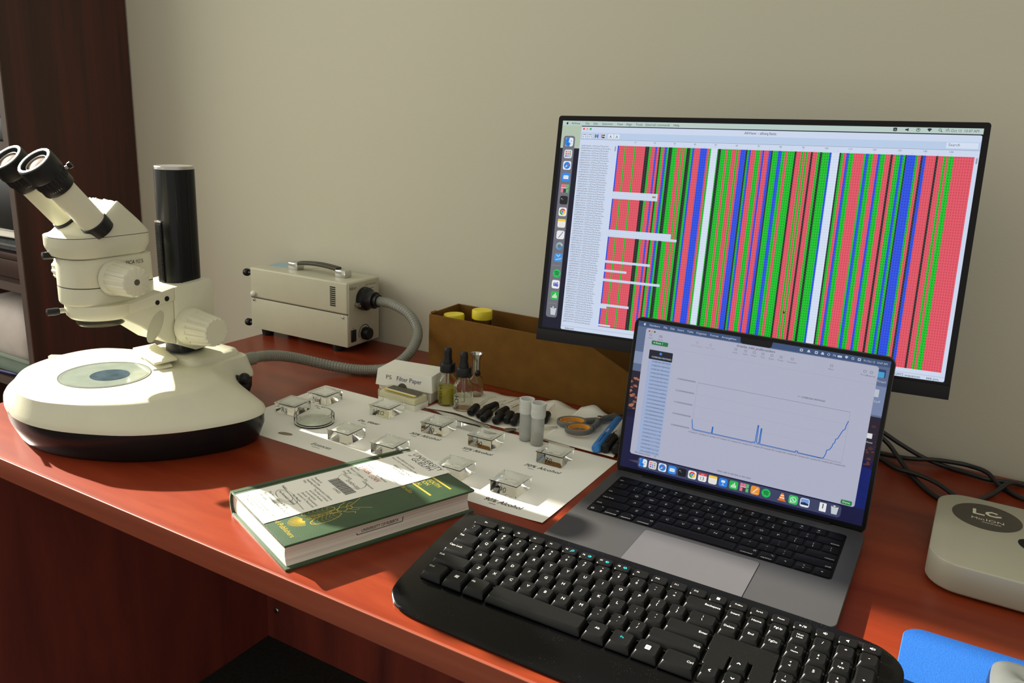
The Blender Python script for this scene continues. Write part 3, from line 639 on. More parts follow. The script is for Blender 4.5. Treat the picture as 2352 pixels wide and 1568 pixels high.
# ------------------------------------------------------------------ cardboard tray box with two jars
def build_carton():
    t = thing('cardboard_box', 'open brown cardboard box with an angled front panel below the monitor', 'box')
    x0, x1, y0, y1, h = 0.4235, 0.905, -0.104, -0.006, 0.109; th = .003
    S().loft([[(p[0], y0, p[1]) for p in ((x0, 0), (x1, 0), (x1, .034), (0.738, h), (x0, h))], [(p[0], y0 + th, p[1]) for p in ((x0, 0), (x1, 0), (x1, .034), (0.738, h), (x0, h))]]).bevel(.0005, 1).obj('front_panel', M['card'], t)
    S().box(x0, x1, y1 - th, y1, 0, h + .002).bevel(.0005, 1).obj('back_panel', M['card_in'], t)
    S().loft([[(x0 + q, y, z) for y, z in ((y0 + th, 0.0), (y1 - th, 0.0), (y1 - th, h + .003), (y0 + th, h + .001))] for q in (0, th)]).bevel(.0005, 1).obj('side_panel', M['card'], t)
    S().box(x0 - .0005, x0 + .0075, y0 + .004, y0 + .020, h + .0008, h + .0035).bevel(.001, 1).obj('folded_flap', M['card_in'], t)
    S().box(x1 - th, x1, y0 + th, y1 - th, 0, .034).obj('side_panel', M['card'], t)
    S().box(x0 + th, x1 - th, y0 + th, y1 - th, 0, .002).obj('bottom', M['card_in'], t)
    return t
build_carton()
def jar(loc, rot, label, r, h):
    t = thing('specimen_jar', label, 'jar', loc, rot, 'yellow capped jars in the cardboard box')
    S().lathe([(0, 0), (r * .90, 0), (r * .95, .003), (r * .95, h * .82), (r * .88, h * .86), (r * .88, h * .97), (0, h * .97)], 32).obj('jar_body', M['jar'], t)
    S().lathe([(0, h * .86), (r, h * .86), (r * 1.01, h * .875), (r * 1.01, h * .985), (r * .97, h), (0, h)], 72, None, .012, 36).obj('cap', M['yellow'], t)
    return t
jar((0.456, -0.064, 0.0034), (0.0, -0.05, 0.0), 'tilted yellow capped jar at the corner of the cardboard box', .0188, .103)
jar((0.497, -0.040, 0.0025), (0, 0, 0), 'upright taller yellow capped jar inside the cardboard box', .0185, .114)

# ------------------------------------------------------------------ paper sheet with handwriting
def build_sheet():
    t = thing('paper_sheet', 'long white paper sheet with handwritten dilution names under the glass dishes', 'paper', (0.606, -0.390, 0))
    nx, ny = 40, 14; W, H = .543, .2245; V = []; F = []
    for j in range(ny + 1):
        for i in range(nx + 1):
            x = -W / 2 + W * i / nx; y = -H / 2 + H * j / ny
            z = .0004 + .0016 * max(0, (i / nx - .90) / .1) ** 2 * max(0, 1 - j / ny * 2.2) + .0001 * math.sin(x * 31 + y * 13)
            V.append((x, y, z))
    for j in range(ny):
        for i in range(nx): a = j * (nx + 1) + i; F.append((a, a + 1, a + nx + 2, a + nx + 1))
    me = bpy.data.meshes.new('sheet'); me.from_pydata(V, [], F); o = link('sheet', me, M['paper'], t)
    so = o.modifiers.new('thickness', 'SOLIDIFY'); so.thickness = .0003; so.offset = -1
    def w(px, py, s, h, wid, und=None, col=INK, rot=0.03, sh=.25):
        X, Y = (px - .606) * 1000, (py + .390) * 1000; cv = Canvas()
        cv.text(X, Y, s, h, col, 1, wid=wid, rot=rot, shear=sh)
        if und: cv.line([(X + und[0], Y - 4.6), (X + und[1], Y - 4.2)], .7, col, 1)
        cv.build('handwriting', M['print'], t, flat(0, 0, .0006), dz=.0001)
    w(.7853, -.4880, '90% Alcohol', 8.4, 52, (12, 21)); w(.7757, -.3690, '70% Alcohol', 7.6, 53, (10, 19), rot=.05)
    w(.6748, -.3705, '50% Alcohol', 7.0, 47, (6, 15), rot=.05); w(.5806, -.3695, '30% Alcohol', 7.2, 51, (8, 17), rot=.05)
    w(.4860, -.3750, 'Dis. Water', 7.4, 37, (12, 21), rot=.12); w(.3886, -.3690, 'Dis. Water', 6.6, 36, (10, 20), rot=.03)
    w(.4930, -.4845, 'Essences', 8.0, 34, (8, 22), col=rgb(96, 92, 80), rot=.02)
    S().prism(smooth_closed([(-.011, -.001), (-.004, .0035), (.007, .003), (.012, .000), (.004, -.003), (-.006, -.003)], 4), .0009, .0016).obj('brown_flake', plain('brown_flake', rgb(140, 124, 96), .8), t, (-.168, -.0878, 0), (0, 0, .2))
    return t
build_sheet()

# ------------------------------------------------------------------ embryo dishes
def dish_proto():
    t = thing('embryo_dish', 'square clear glass embryo dish with a flat glass cover', 'glass dish', (0, 0, 0), (0, 0, 0), 'square glass dishes on the paper sheet')
    b = .0195; loops = []
    ring = lambda w, r, z: [(x, y, z) for x, y in rrect(w, w, r, 8)]
    loops = [ring(.0385, .002, .0), ring(.0395, .0025, .0008), ring(.0395, .0025, .0142), ring(.0388, .002, .0150)]
    n = len(loops[0])
    ang = [math.atan2(p[1], p[0]) for p in loops[0]]
    for r, z in ((.0160, .0150), (.0152, .0146), (.0135, .0110), (.0100, .0078), (.0050, .0062), (.0012, .0060)):
        loops.append([(r * math.cos(a), r * math.sin(a), z) for a in ang])
    S().loft(loops).obj('glass_block', M['glass'], t)
    S().box(-.0203, .0203, -.0203, .0203, .0152, .0164).bevel(.0002, 1).obj('cover_plate', M['cover'], t)
    return t
DP = dish_proto()
dishes = [
    ((.800, -.4447, .0008), 0.0, 'square glass dish nearest the desktop keyboard, beside the largest handwriting', '90', None),
    ((.8045, -.3300, .0008), 0.02, 'square glass dish in front of the vial with brown liquid', '70', None),
    ((.6950, -.3357, .0008), 0.02, 'square glass dish just right of the broad-handled tweezers', '50', None),
    ((.6100, -.3340, .0008), 0.03, 'square glass dish just left of the broad-handled tweezers', '30', None),
    ((.5015, -.3225, .0008), 0.02, 'square glass dish marked H2O in front of the slide box', 'H2O', None),
    ((.3860, -.3365, .0008), -0.02, 'square glass dish with smudged writing at the far corner of the sheet', 'Nat', None),
    ((.3790, -.4020, .0008), 0.09, 'square glass dish marked RS beside the microscope base', 'RS', 'B'),
    ((.5200, -.4380, .0008), 0.01, 'unmarked square glass dish between the petri dish and the book', None, None),
    ((.6005, -.4390, .0008), 0.02, 'square glass dish partly hidden by the far end of the green book', None, None),
    ((.7160, -.4460, .0008), 0.0, 'square glass dish with scribbled marks beside the green book corner', 'Xy', None)]
for i, (loc, rz, lab, mark, topm) in enumerate(dishes):
    o = DP if i == 0 else dup(DP, loc, (0, 0, rz))
    o.location = (loc[0], loc[1], loc[2] + DZ); o.rotation_euler = (0, 0, rz); o['label'] = lab
for i, (loc, rz, lab, mark, topm) in enumerate(dishes):
    if not mark: continue
    o = [q for q in COL.objects if q.get('label') == lab][0]
    cv = Canvas(); cv.text(0, 0, mark, 7.6, INKG if mark in ('H2O', 'RS', 'Nat') else INK, 0, al='C', shear=.2)
    cv.build('pen_mark', M['print'], o, facing((-.001, -.0199, .0035), (1, 0, 0), (0, 0, 1)))
    if topm:
        cv = Canvas(); cv.text(-14, -14, 'a', 4.5, INK, 0); cv.build('pen_mark', M['print'], o, flat(0, 0, .01645))

def build_petri():
    t = thing('petri_dish', 'round glass petri dish with its smaller half inside, near the microscope base', 'petri dish', (.4395, -.4190, .0008))
    S().lathe([(.0005, 0), (.0290, 0), (.0300, .001), (.0302, .0125), (.0300, .0132), (.0290, .0132), (.0286, .0020), (.0005, .0018)], 64, ring=True).obj('dish_base', M['petri'], t)
    S().lathe([(.0005, .0022), (.0262, .0022), (.0270, .0030), (.0272, .0155), (.0269, .0162), (.0260, .0162), (.0256, .0038), (.0005, .0036)], 64, ring=True).obj('inner_dish', M['petri'], t)
    return t
build_petri()

# ------------------------------------------------------------------ boxes, bottles and tools behind the dishes
def build_filter_box():
    t = thing('filter_paper_box', 'white card box lettered P5 Filter Paper with a sloping lid', 'box', (.478, -.2245, 0), (0, 0, .16))
    lo = lambda w, d, z: [(x, y, z) for x, y in rrect(w, d, .0008, 1)]
    S().loft([lo(.096, .054, 0), lo(.0985, .0565, .030)]).obj('tray', M['box_white'], t)
    lid = S().loft([lo(.106, .064, .0195), lo(.1055, .0635, .0205), lo(.1005, .0585, .0455), lo(.0995, .0575, .0465)]).obj('lid', M['box_white'], t)
    fy = lambda z: -.0320 + (z - .0195) * (.0320 - .02925) / .026
    up = (0, .00275, .026)
    cv = Canvas(); cv.text(-34, 12.2, 'P5', 7.0, rgb(90, 88, 82), 0, bold=.01, wid=10); cv.text(-14, 12.0, 'Filter Paper', 7.4, rgb(44, 48, 112), 0, bold=.035, wid=46)
    cv.build('lettering', M['print'], lid, facing((0, -.03215, .0195), (1, 0, 0), up))
    n = 16; pts = [(-.002 + .0085 * math.cos(PI * i / n), .0085 * math.sin(PI * i / n)) for i in range(n + 1)]
    S().loft([[(p[0], fy(.0195 + p[1]) - .0003, .0197 + p[1]) for p in pts], [(p[0], fy(.0195 + p[1]) + .0003, .0197 + p[1]) for p in pts]]).obj('thumb_notch', M['label_g'], lid)
    return t
build_filter_box()
def build_slide_box():
    t = thing('slide_box', 'small clear-lidded slide box with a yellow striped label in front of the filter box', 'box', (.4960, -.2735, 0), (0, 0, -.05))
    S().box(-.0385, .0385, -.0175, .0175, 0, .0105).bevel(.0008, 2).obj('base', M['box_white'], t)
    S().box(-.0365, .0365, -.0155, .0155, .0106, .0195).bevel(.0004, 1).obj('slide_stack', plain('slide_stack', (.80, .76, .50, 1), .5), t)
    lid = S().box(-.0388, .0388, -.0178, .0178, .0107, .0228).bevel(.0008, 2).obj('clear_lid', M['clear'], t)
    S().box(-.031, .033, -.0125, -.0085, .0230, .0232).obj('yellow_stripe', M['label_y'], lid)
    S().box(-.031, .033, -.0085, -.0055, .0230, .0232).obj('white_stripe', M['box_white'], lid)
    S().box(-.031, .033, -.0055, .0125, .0230, .0232).obj('dark_stripe', M['label_g'], lid)
    return t
build_slide_box()

def dropper_bottle(loc, label, liquid, lev, marks, rz):
    t = thing('dropper_bottle', label, 'bottle', loc, (0, 0, rz), 'black capped dropper bottles')
    R = .0163
    S().lathe([(0, 0), (R * .92, 0), (R, .0018), (R, .036), (R * .96, .0405), (R * .80, .0455), (.0095, .0495), (.0085, .052), (.0085, .060), (.0070, .060), (.0068, .051), (R * .72, .0448), (R * .90, .0385), (R * .93, .034), (R * .93, .0045), (R * .86, .0028), (0, .0028)], 40).obj('glass_body', M['bottle'], t)
    if lev: S().lathe([(0, .0030), (R * .85, .0030), (R * .925, .0047), (R * .925, lev), (0, lev)], 40).obj('liquid', liquid, t)
    cp = S().lathe([(0, .0555), (.0122, .0555), (.0125, .0562), (.0122, .0690), (.0112, .0705), (0, .0705)], 72, None, .012, 30).obj('screw_cap', M['rubber'], t)
    S().lathe([(0, .070), (.0078, .070), (.0072, .0745), (.0062, .080), (.0064, .0885), (.0058, .0935), (.0035, .0962), (0, .0968)], 28).obj('rubber_bulb', M['rubber'], cp)
    S().tube([(0, 0, .012), (0, 0, .056)], .0028, 10).obj('glass_pipette', M['bottle'], t)
    for txt, a, z0, h in marks:
        for k, ch in enumerate(txt):          # written upwards round the glass
            ca = Canvas(); ca.text(0, 0, ch, h, INK, 0, al='C', bold=-.005)
            n = Vector((math.cos(a), math.sin(a), 0)); tg = Vector((-math.sin(a), math.cos(a), 0))
            ca.build('pen_writing', M['print'], t, facing(n * (R + .0003) + Vector((0, 0, z0 + k * h * .00078)), (0, 0, 1), -tg))
    return t
dropper_bottle((.5520, -.2290, .0012), 'dropper bottle of yellow liquid with vertical handwriting', M['amber'], .030, [('Euparal', -1.75, .006, 6.2)], .2)
dropper_bottle((.5860, -.2330, .0012), 'dropper bottle of clear liquid half full, in front of the yellow one', None, 0, [('EtOH', -1.35, .006, 7.0), ('EtA', -2.15, .008, 6.0)], -.1)
S().lathe([(0, .0030), (.0139, .0030), (.0151, .0047), (.0151, .0225), (0, .0225)], 40).obj('liquid', M['petri'], [o for o in COL.objects if o.get('label', '').startswith('dropper bottle of clear')][0])
def build_flask():
    t = thing('stoppered_flask', 'small clear flask with a silvery flared neck behind the dropper bottles', 'flask', (.5660, -.1640, .0012))
    S().lathe([(0, 0), (.0125, 0), (.0135, .0015), (.0135, .024), (.0120, .030), (.0070, .0345), (.0058, .038), (.0058, .045), (.0048, .045), (.0048, .037), (.0105, .029), (.0122, .023), (.0122, .003), (0, .0022)], 32).obj('glass_body', M['bottle'], t)
    S().lathe([(0, .040), (.0068, .040), (.0066, .060), (.0078, .068), (.0110, .0725), (.0112, .0735), (.0090, .0730), (.0055, .066), (0, .066)], 32).obj('neck_funnel', M['chrome'], t)
    S().ball((.0060, -.0045, .0405), (.005, .005, .0055)).obj('rubber_plug', M['rubber'], t)
build_flask()

def soft_sheet(name, label, cat, corners, loc, mat, bumps, group=None, nx=26, ny=14, th=.0005):
    """corners: four (x, y) in order; bumps: (cx, cy, rx, ry, h)."""
    t = thing(name, label, cat, loc, (0, 0, 0), group); V = []; F = []
    A, B, C, D = [Vector(c) for c in corners]
    for j in range(ny + 1):
        for i in range(nx + 1):
            a, b = i / nx, j / ny; p = (A * (1 - a) + B * a) * (1 - b) + (D * (1 - a) + C * a) * b
            z = .0003 + sum(h * math.exp(-((p.x - cx) / rx) ** 2 - ((p.y - cy) / ry) ** 2) for cx, cy, rx, ry, h in bumps)
            V.append((p.x - loc[0], p.y - loc[1] + .0025 * math.sin(p.x * 140 + j) * (j == ny), z))
    for j in range(ny):
        for i in range(nx): k = j * (nx + 1) + i; F.append((k, k + 1, k + nx + 2, k + nx + 1))
    me = bpy.data.meshes.new('sheet'); me.from_pydata(V, [], F); me.polygons.foreach_set('use_smooth', [True] * len(F)); o = link('sheet', me, mat, t)
    so = o.modifiers.new('thickness', 'SOLIDIFY'); so.thickness = th; so.offset = 1
    hem = S().tube([Vector(V[i]) + Vector((0, 0, th)) for i in range(nx + 1)], .0005, 6).obj('folded_edge', mat, t)
    return t
soft_sheet('paper_towel', 'cream paper towel under the dropper bottles and black bulb pipettes', 'paper towel', [(.535, -.266), (.712, -.268), (.690, -.130), (.548, -.136)], (.62, -.20, 0), M['towel'], [(.70, -.13, .02, .015, .004)], 'paper towels')
soft_sheet('paper_towel', 'wavy cream paper towel between the vials and the scissors', 'paper towel', [(.712, -.268), (.800, -.276), (.780, -.118), (.672, -.128)], (.74, -.20, 0), M['towel'], [(.700, -.122, .018, .014, .010), (.735, -.20, .03, .05, .0015)], 'paper towels')
soft_sheet('paper_towel', 'folded white paper towel under the scissors and markers', 'paper towel', [(.752, -.272), (.870, -.276), (.850, -.135), (.745, -.118)], (.81, -.20, .0022), M['paper'], [(.772, -.118, .022, .02, .012), (.86, -.27, .02, .02, .001)], 'paper towels')

# droppers: black bulb + bent glass pipette
def pipette_proto():
    t = thing('bulb_pipette', 'black bulb pipette', 'pipette', (0, 0, 0), (0, 0, 0), 'black bulb pipettes on the paper towel')
    S().lathe([(0, 0), (.0042, .0003), (.0060, .0022), (.0064, .006), (.0064, .029), (.0056, .0312), (0, .0316)], 24, axis_mat((0, 0, .0066), (0, 1, 0))).obj('rubber_bulb', M['rubber'], t)
    S().tube(smooth_open([(0, .028, .0066), (0, .055, .0050), (0, .088, .0032), (.003, .097, .0030), (.009, .0995, .0030)], 6), [.0024] * 10 + [.0016] * 8 + [.0009] * 7, 10).obj('glass_tip', M['glass'], t)
    return t
PP = pipette_proto()
pips = [
    (1081, 950, 1108, 925, .85, 'black bulb pipette nearest the clear dropper bottle'),
    (1097, 938, 1127, 925, .95, 'black bulb pipette with the longest glass tip behind the front row'),
    (1098, 958, 1124, 937, .85, 'black bulb pipette second in the front row from the bottles'),
    (1107, 967, 1132, 945, .95, 'black bulb pipette third in the front row, touching its neighbours'),
    (1128, 951, 1150, 935, .95, 'black bulb pipette lying across the middle of the group'),
    (1137, 971, 1160, 947, 1., 'black bulb pipette nearest the paper towel front edge'),
    (1162, 967, 1182, 942, .95, 'glossier black bulb pipette just past the middle gap'),
    (1176, 972, 1196, 946, .95, 'black bulb pipette half hidden by the empty vial'),
    (1248, 968, 1262, 945, .95, 'black bulb pipette lying behind the two vials')]
ppos = [((.616, -.258), .20), ((.6270, -.2320), -.12), ((.6345, -.2615), .16), ((.6475, -.270), .18), ((.6555, -.2400), .02), ((.6680, -.2665), .22), ((.6795, -.2525), .26), ((.6930, -.2550), .26), ((.7270, -.2190), .28)]
for i, (((x, y), rz), pd) in enumerate(zip(ppos, pips)):
    o = PP if i == 0 else dup(PP, (x, y, .0012), (0, 0, rz))
    o.location = (x, y, .0012 + DZ ); o.rotation_euler = (0, 0, rz); o['label'] = pd[5]

def build_forceps(name, label, a, b, w):
    a = Vector(a); b = Vector(b); d = b - a; l = d.length
    t = thing(name, label, 'tweezers', (a.x, a.y, a.z), (0, 0, math.atan2(d.y, d.x)), 'steel tweezers by the dishes')
    for s in (-1, 1):
        pts = []
        for k in range(13):
            f = k / 12; pts.append((f * l, s * (.0002 + .0030 * math.sin(PI * min(1, f * 1.0)) ** 1.2 * (1 - .0 * f)), .0006 + w * (.12 + .88 * min(1, f * 2.2)) * .5))
        loops = [[(p[0], p[1] - .0005, p[2] - w * (.12 + .88 * min(1, k / 12 * 2.2)) * .5), (p[0], p[1] + .0005, p[2] - w * (.12 + .88 * min(1, k / 12 * 2.2)) * .5), (p[0], p[1] + .0005, p[2] + w * (.12 + .88 * min(1, k / 12 * 2.2)) * .5), (p[0], p[1] - .0005, p[2] + w * (.12 + .88 * min(1, k / 12 * 2.2)) * .5)] for k, p in enumerate(pts)]
        S().loft(loops).obj('arm', M['chrome'], t)
    S().box(l - .008, l + .001, -.0012, .0012, .0006, w + .0006).bevel(.0004, 1).obj('joined_end', M['steel'], t)
    return t
build_forceps('tweezers', 'long slim steel tweezers along the front edge of the paper towel', (.543, -.2685, .0004), (.672, -.2905, .0004), .008)
build_forceps('tweezers', 'broad-handled steel tweezers between the dishes marked 30 and 50', (.700, -.303, .0004), (.618, -.3065, .0004), .010)
def build_spatula():
    t = thing('spoon_spatula', 'small steel spoon spatula with its bowl beside the empty vial', 'spatula', (.699, -.2735, .0012), (0, 0, .75))
    n = 20; loops = []
    for k, z in ((1.0, .0030), (.80, .0016), (.45, .0006), (.05, .0003)): loops.append([(.011 * k * math.cos(2 * PI * i / n), .0060 * k * math.sin(2 * PI * i / n), z) for i in range(n)])
    loops.append([(x, y, z + .0006) for x, y, z in loops[-1]]); loops.append([(x, y, z + .0006) for x, y, z in loops[1]]); loops.append([(x * .97, y * .97, .0034) for x, y, z in loops[0]])
    S().loft(loops[::-1]).obj('bowl', M['chrome'], t)
    S().tube(smooth_open([(.0095, 0, .003), (.02, 0, .005), (.045, .0, .0040), (.075, 0, .0040)], 5), .0014, 8).obj('handle', M['chrome'], t)
build_spatula()

def build_vial(loc, label, liq, lev):
    t = thing('sample_vial', label, 'vial', loc, (0, 0, 0), 'frosted plastic vials')
    R = .0098
    S().lathe([(0, 0), (R * .85, 0), (R * .94, .0012), (R, .044), (R * .97, .050), (R * .86, .050), (R * .85, .002), (0, .0018)], 32).obj('tube', M['frost'], t)
    if liq: S().lathe([(0, .0022), (R * .82, .0024), (R * .84, lev), (0, lev)], 28).obj('liquid', liq, t)
    c = S().lathe([(0, .0425), (R * 1.06, .0425), (R * 1.10, .0445), (R * 1.10, .0600), (R * 1.16, .0612), (R * 1.16, .0640), (R * .95, .0640), (R * .93, .0560), (0, .0560)], 40).obj('cap', plain('milky_cap', (.62, .64, .60, 1), .35), t)
    for z in (.0465, .0500, .0535): S().lathe([(R * 1.10, z - .0004), (R * 1.13, z), (R * 1.10, z + .0004), (R * 1.06, z)], 40, ring=True).obj('cap_ridge', c.data.materials[0], c)
    return t
v1 = build_vial((.7335, -.2880, .0012), 'empty frosted vial holding a clear scrap beside the brown vial', None, 0)
S().loft([[(x, y, z) for x, y in rrect(w, .002, .0006, 2, cx, 0)] for w, cx, z in ((.004, .002, .010), (.008, .001, .017), (.010, -.001, .020), (.003, -.003, .026))]).obj('clear_scrap', M['frost'], v1)
v2 = build_vial((.7560, -.2935, .0012), 'frosted vial with brown liquid at the bottom', M['brown_liq'], .0155)
S().ball((.001, 0, .0040), (.0045, .004, .0016)).obj('dark_sediment', plain('sediment', rgb(96, 70, 40), .8), v2)

def build_scissors():
    R0 = Vector((.797, -.170, .0086)); t = thing('scissors', 'grey scissors with orange lined finger loops lying open on the white towel', 'scissors', R0)
    def ringpts(c, a, b, ang, n=28):
        return [Vector((c[0] - R0.x + a * math.cos(2 * PI * i / n) * math.cos(ang) - b * math.sin(2 * PI * i / n) * math.sin(ang), c[1] - R0.y + a * math.cos(2 * PI * i / n) * math.sin(ang) + b * math.sin(2 * PI * i / n) * math.cos(ang), 0)) for i in range(n)]
    def loop_ring(name, pts, w, h, mat, off):
        n = len(pts); loops = []; c = sum(pts, Vector()) / n
        for p in pts:
            r = (p - c).normalized(); loops.append([p + r * x + Vector((0, 0, z)) for x, z in rrect(w, h, min(w, h) * .35, 3, off, .0)])
        return S().loft(loops, closed=True).obj(name, mat, t)
    for (c, a, b, ang, arm) in (((.7665, -.1985), .0215, .0165, .55, [(.782, -.183), (.791, -.172), (.802, -.160), (.815, -.135)]), ((.7905, -.2240), .0195, .0165, .75, [(.805, -.207), (.804, -.188), (.799, -.170), (.806, -.150), (.811, -.135)])):
        rp = ringpts(c, a, b, ang); z = 0 if c[0] < .78 else .002
        rp = [p + Vector((0, 0, z)) for p in rp]
        h = loop_ring('finger_loop', rp, .0050, .0075, M['sgrey'], 0)
        loop_ring('loop_lining', rp, .0018, .0065, M['orange'], -.0030)
        pts = smooth_open([(x - R0.x, y - R0.y, z) for x, y in arm], 5); rr = [.0052 - .0012 * k / len(pts) for k in range(len(pts))]
        S().tube(pts, rr, 12).obj('shank', M['sgrey'], t)
    for s, e in ((-1, (.848, -.082)), (1, (.836, -.074))):
        d = Vector((e[0] - R0.x, e[1] - R0.y, 0)); nrm = Vector((-d.y, d.x, 0)).normalized(); z = .0012 * s + .001
        S().loft([[Vector((0, 0, z)) + nrm * (-.006), Vector((0, 0, z)) + nrm * .006, Vector((0, 0, z + .0011)) + nrm * .006, Vector((0, 0, z + .0011)) - nrm * .006], [d * .95 + Vector((0, 0, z)) - nrm * .002, d * .95 + Vector((0, 0, z)) + nrm * .003, d * .95 + Vector((0, 0, z + .0011)) + nrm * .003, d * .95 + Vector((0, 0, z + .0011)) - nrm * .002]]).obj('blade', M['steel'], t)
    S().lathe([(0, 0), (.0042, 0), (.0038, .0016), (0, .0020)], 20, Matrix.Translation((0.002, .002, .0060))).obj('pivot_screw', M['chrome'], t)
build_scissors()

def build_marker(label, a, b, cap, barrel, name='marker_pen', txt=None):
    a = Vector(a); b = Vector(b); d = b - a; l = d.length; q = d.normalized()
    t = thing(name, label, 'marker', a); m = axis_mat((0, 0, 0), d)
    S().lathe([(0, 0), (.0050, .0002), (.0066, .0020), (.0070, .006), (.0073, .050), (0, .050)], 24, m).obj('cap', cap, t)
    br = S().lathe([(0, .0495), (.0064, .0495), (.0068, .056), (.0068, l - .006), (.0055, l), (0, l)], 24, m).obj('barrel', barrel, t)
    S().tube([m @ Vector((0, .0, .0)) + Vector((0, 0, .0072)) + q * .012, Vector((0, 0, .0085)) + q * .05], .0012, 6).obj('clip', cap, t)
    if txt:
        side = Vector((-q.y, q.x, 0)); cv = Canvas(); cv.text(0, -1.6, txt, 3.6, rgb(40, 40, 40) if barrel is not M['blue_pen'] else WHITE, 0)
        cv.build('lettering', M['print'], br, facing(q * .056 + Vector((0, 0, .0069)), q, side))
    return t
build_marker('bright blue marker pen nearest the scissors', (.8435, -.2800, .0105), (.8235, -.148, .0105), M['blue_pen'], M['blue_pen'], 'marker_pen', 'Marker')
build_marker('black capped marker with grey barrel beside the blue marker', (.8545, -.2735, .0105), (.8360, -.150, .0105), M['black'], M['pen_grey'], 'marker_pen', 'Fine')
build_marker('black capped marker with grey barrel nearest the laptop', (.8690, -.2690, .0105), (.8540, -.150, .0105), M['black'], M['pen_grey'], 'marker_pen', 'Fine')

# ------------------------------------------------------------------ green hardback with a library slip
def build_book():
    t = thing('hardback_book', 'thick green hardback book with gold lettering and a white library slip', 'book', (.5625, -.6885, .0), (0, 0, math.radians(-21.45)))
    W, H, T = .1565, .2385, .0300; th = .0028
    S().box(0.006, W, 0, H, 0, th).bevel(.0008, 2).obj('back_cover', M['green'], t)
    fc = S().box(0.006, W, 0, H, T - th, T).bevel(.0008, 2).obj('front_cover', M['green'], t)
    # rounded spine
    n = 10; o_, i_ = [], []
    for k in range(n + 1):
        z = T * k / n; bulge = .0060 * math.sin(PI * k / n) ** .8
        o_.append((.0045 - bulge, z)); i_.append((.0068 - bulge, z))
    pr = o_ + i_[::-1]
    S().loft([[(x, y, z) for x, z in pr] for y in (0, H)]).obj('spine', M['green'], t)
    S().box(.0085, .0125, .001, H - .001, T + .0001, T + .0004).obj('hinge_groove', plain('green_groove', (.022, .045, .02, 1), .6), fc)
    # page block with a concave fore-edge
    pts = [(.006, th)] + [(W - .0055 - .0035 * math.sin(PI * k / 8), th + (T - 2 * th) * k / 8) for k in range(9)] + [(.006, T - th)] + [(.0035 - .003 * math.sin(PI * k / 6), T - th - (T - 2 * th) * k / 6) for k in range(1, 6)]
    pb = S().loft([[(x, y, z) for x, z in pts] for y in (.0035, H - .0035)]).obj('page_block', M['pages'], t, ang=50)
    hb = S()
    for k in range(9): hb.ball((.0028 - .0035 * math.sin(PI * (k + .5) / 9), .0032, th + (T - 2 * th) * (k + .5) / 9), (.0016, .0012, .0014), 8, 5)
    o = hb.obj('headband', M['box_white'], t); tag(o, kind='stuff')
    # library stamp on the fore-edge
    cv = Canvas(); cv.text(0, 2.2, 'UNIVERSITY OF', 3.6, rgb(70, 62, 54), 0, wid=30); cv.text(31, 2.2, 'ALBERTA', 3.6, rgb(70, 62, 54), 0, wid=16)
    wav = [(-5 + k * 1.2, .2 + .5 * (k % 2)) for k in range(48)]; cv.line(wav, .7, rgb(54, 46, 42), 0); cv.line([(-5, .2), (-6, 2.5)], .7, rgb(54, 46, 42), 0); cv.line([(52, .4), (53, 6)], .8, rgb(54, 46, 42), 0)
    cv.build('library_stamp', M['print'], pb, facing((W - .0085, .092, .0118), (0, 1, 0), (0, 0, 1)))
    # gold blocking on the front cover
    g = Canvas(); GC = rgb(222, 196, 84)
    def X(x): return x + 5
    def Y(y): return y + 3
    g.rect(X(60), Y(211), 75, 2.6, GC); g.rect(X(60), Y(182), 76, 2.6, GC); g.rect(X(2), Y(186), 12, 2.6, GC)
    g.text(X(123), Y(201.5), 'AND SOUTH', 6.4, GC, 0, al='R', bold=.02, wid=42); g.text(X(111), Y(193.6), 'SECTION', 6.0, GC, 0, al='R', bold=.02, wid=30); g.text(X(106), Y(186), 'ERA)', 5.4, GC, 0, al='R', bold=.02, wid=16)
    g.text(X(118), Y(166), 'Marullo', 6.0, GC, 0, al='R', bold=.01, wid=26); g.text(X(139), Y(9), 'Limited Publishers', 6.2, GC, 0, al='R', bold=.015, wid=62)
    g.build('gold_lettering', M['gold'], fc, flat(0, 0, T + .00012)); g = Canvas()
    def ins(pts, w=.75): g.line([(X(x), Y(y)) for x, y in pts], w, GC)
    oval = lambda cx, cy, a, b, r, n=26: [(cx + a * math.cos(2 * PI * i / n) * math.cos(r) - b * math.sin(2 * PI * i / n) * math.sin(r), cy + a * math.cos(2 * PI * i / n) * math.sin(r) + b * math.sin(2 * PI * i / n) * math.cos(r)) for i in range(n + 1)]
    for s in (-1, 1):
        w = oval(111 + s * 9.5, 58, 7.5, 19, s * .12); ins(w, .8)
        for k in range(6):
            y = 44 + k * 5; ins([(111 + s * 2, y + 4), (111 + s * (6 + 5 * math.sin((k + 1) * .5)), y - 2), (111 + s * 15, y - 1 + k * .6)], .35)
        ins([(111 + s * 2, 78), (111 + s * 9, 84), (111 + s * 13, 92), (111 + s * 16, 90)], .8); ins([(111 + s * 1.5, 70), (111 + s * 1.5, 40)], .5)
        ins([(111 + s * 2.5, 93), (111 + s * 8, 103), (111 + s * 14, 112)], .7)
        ins([(111 + s * 2, 88), (111 + s * 7, 92), (111 + s * 10, 97), (111 + s * 8, 99)], .6)
    ins(oval(111, 82, 5, 6, 0, 16), .8); ins(oval(111, 91, 3.6, 3.2, 0, 14), .8); ins(oval(111, 72, 4, 5, 0, 14), .7)
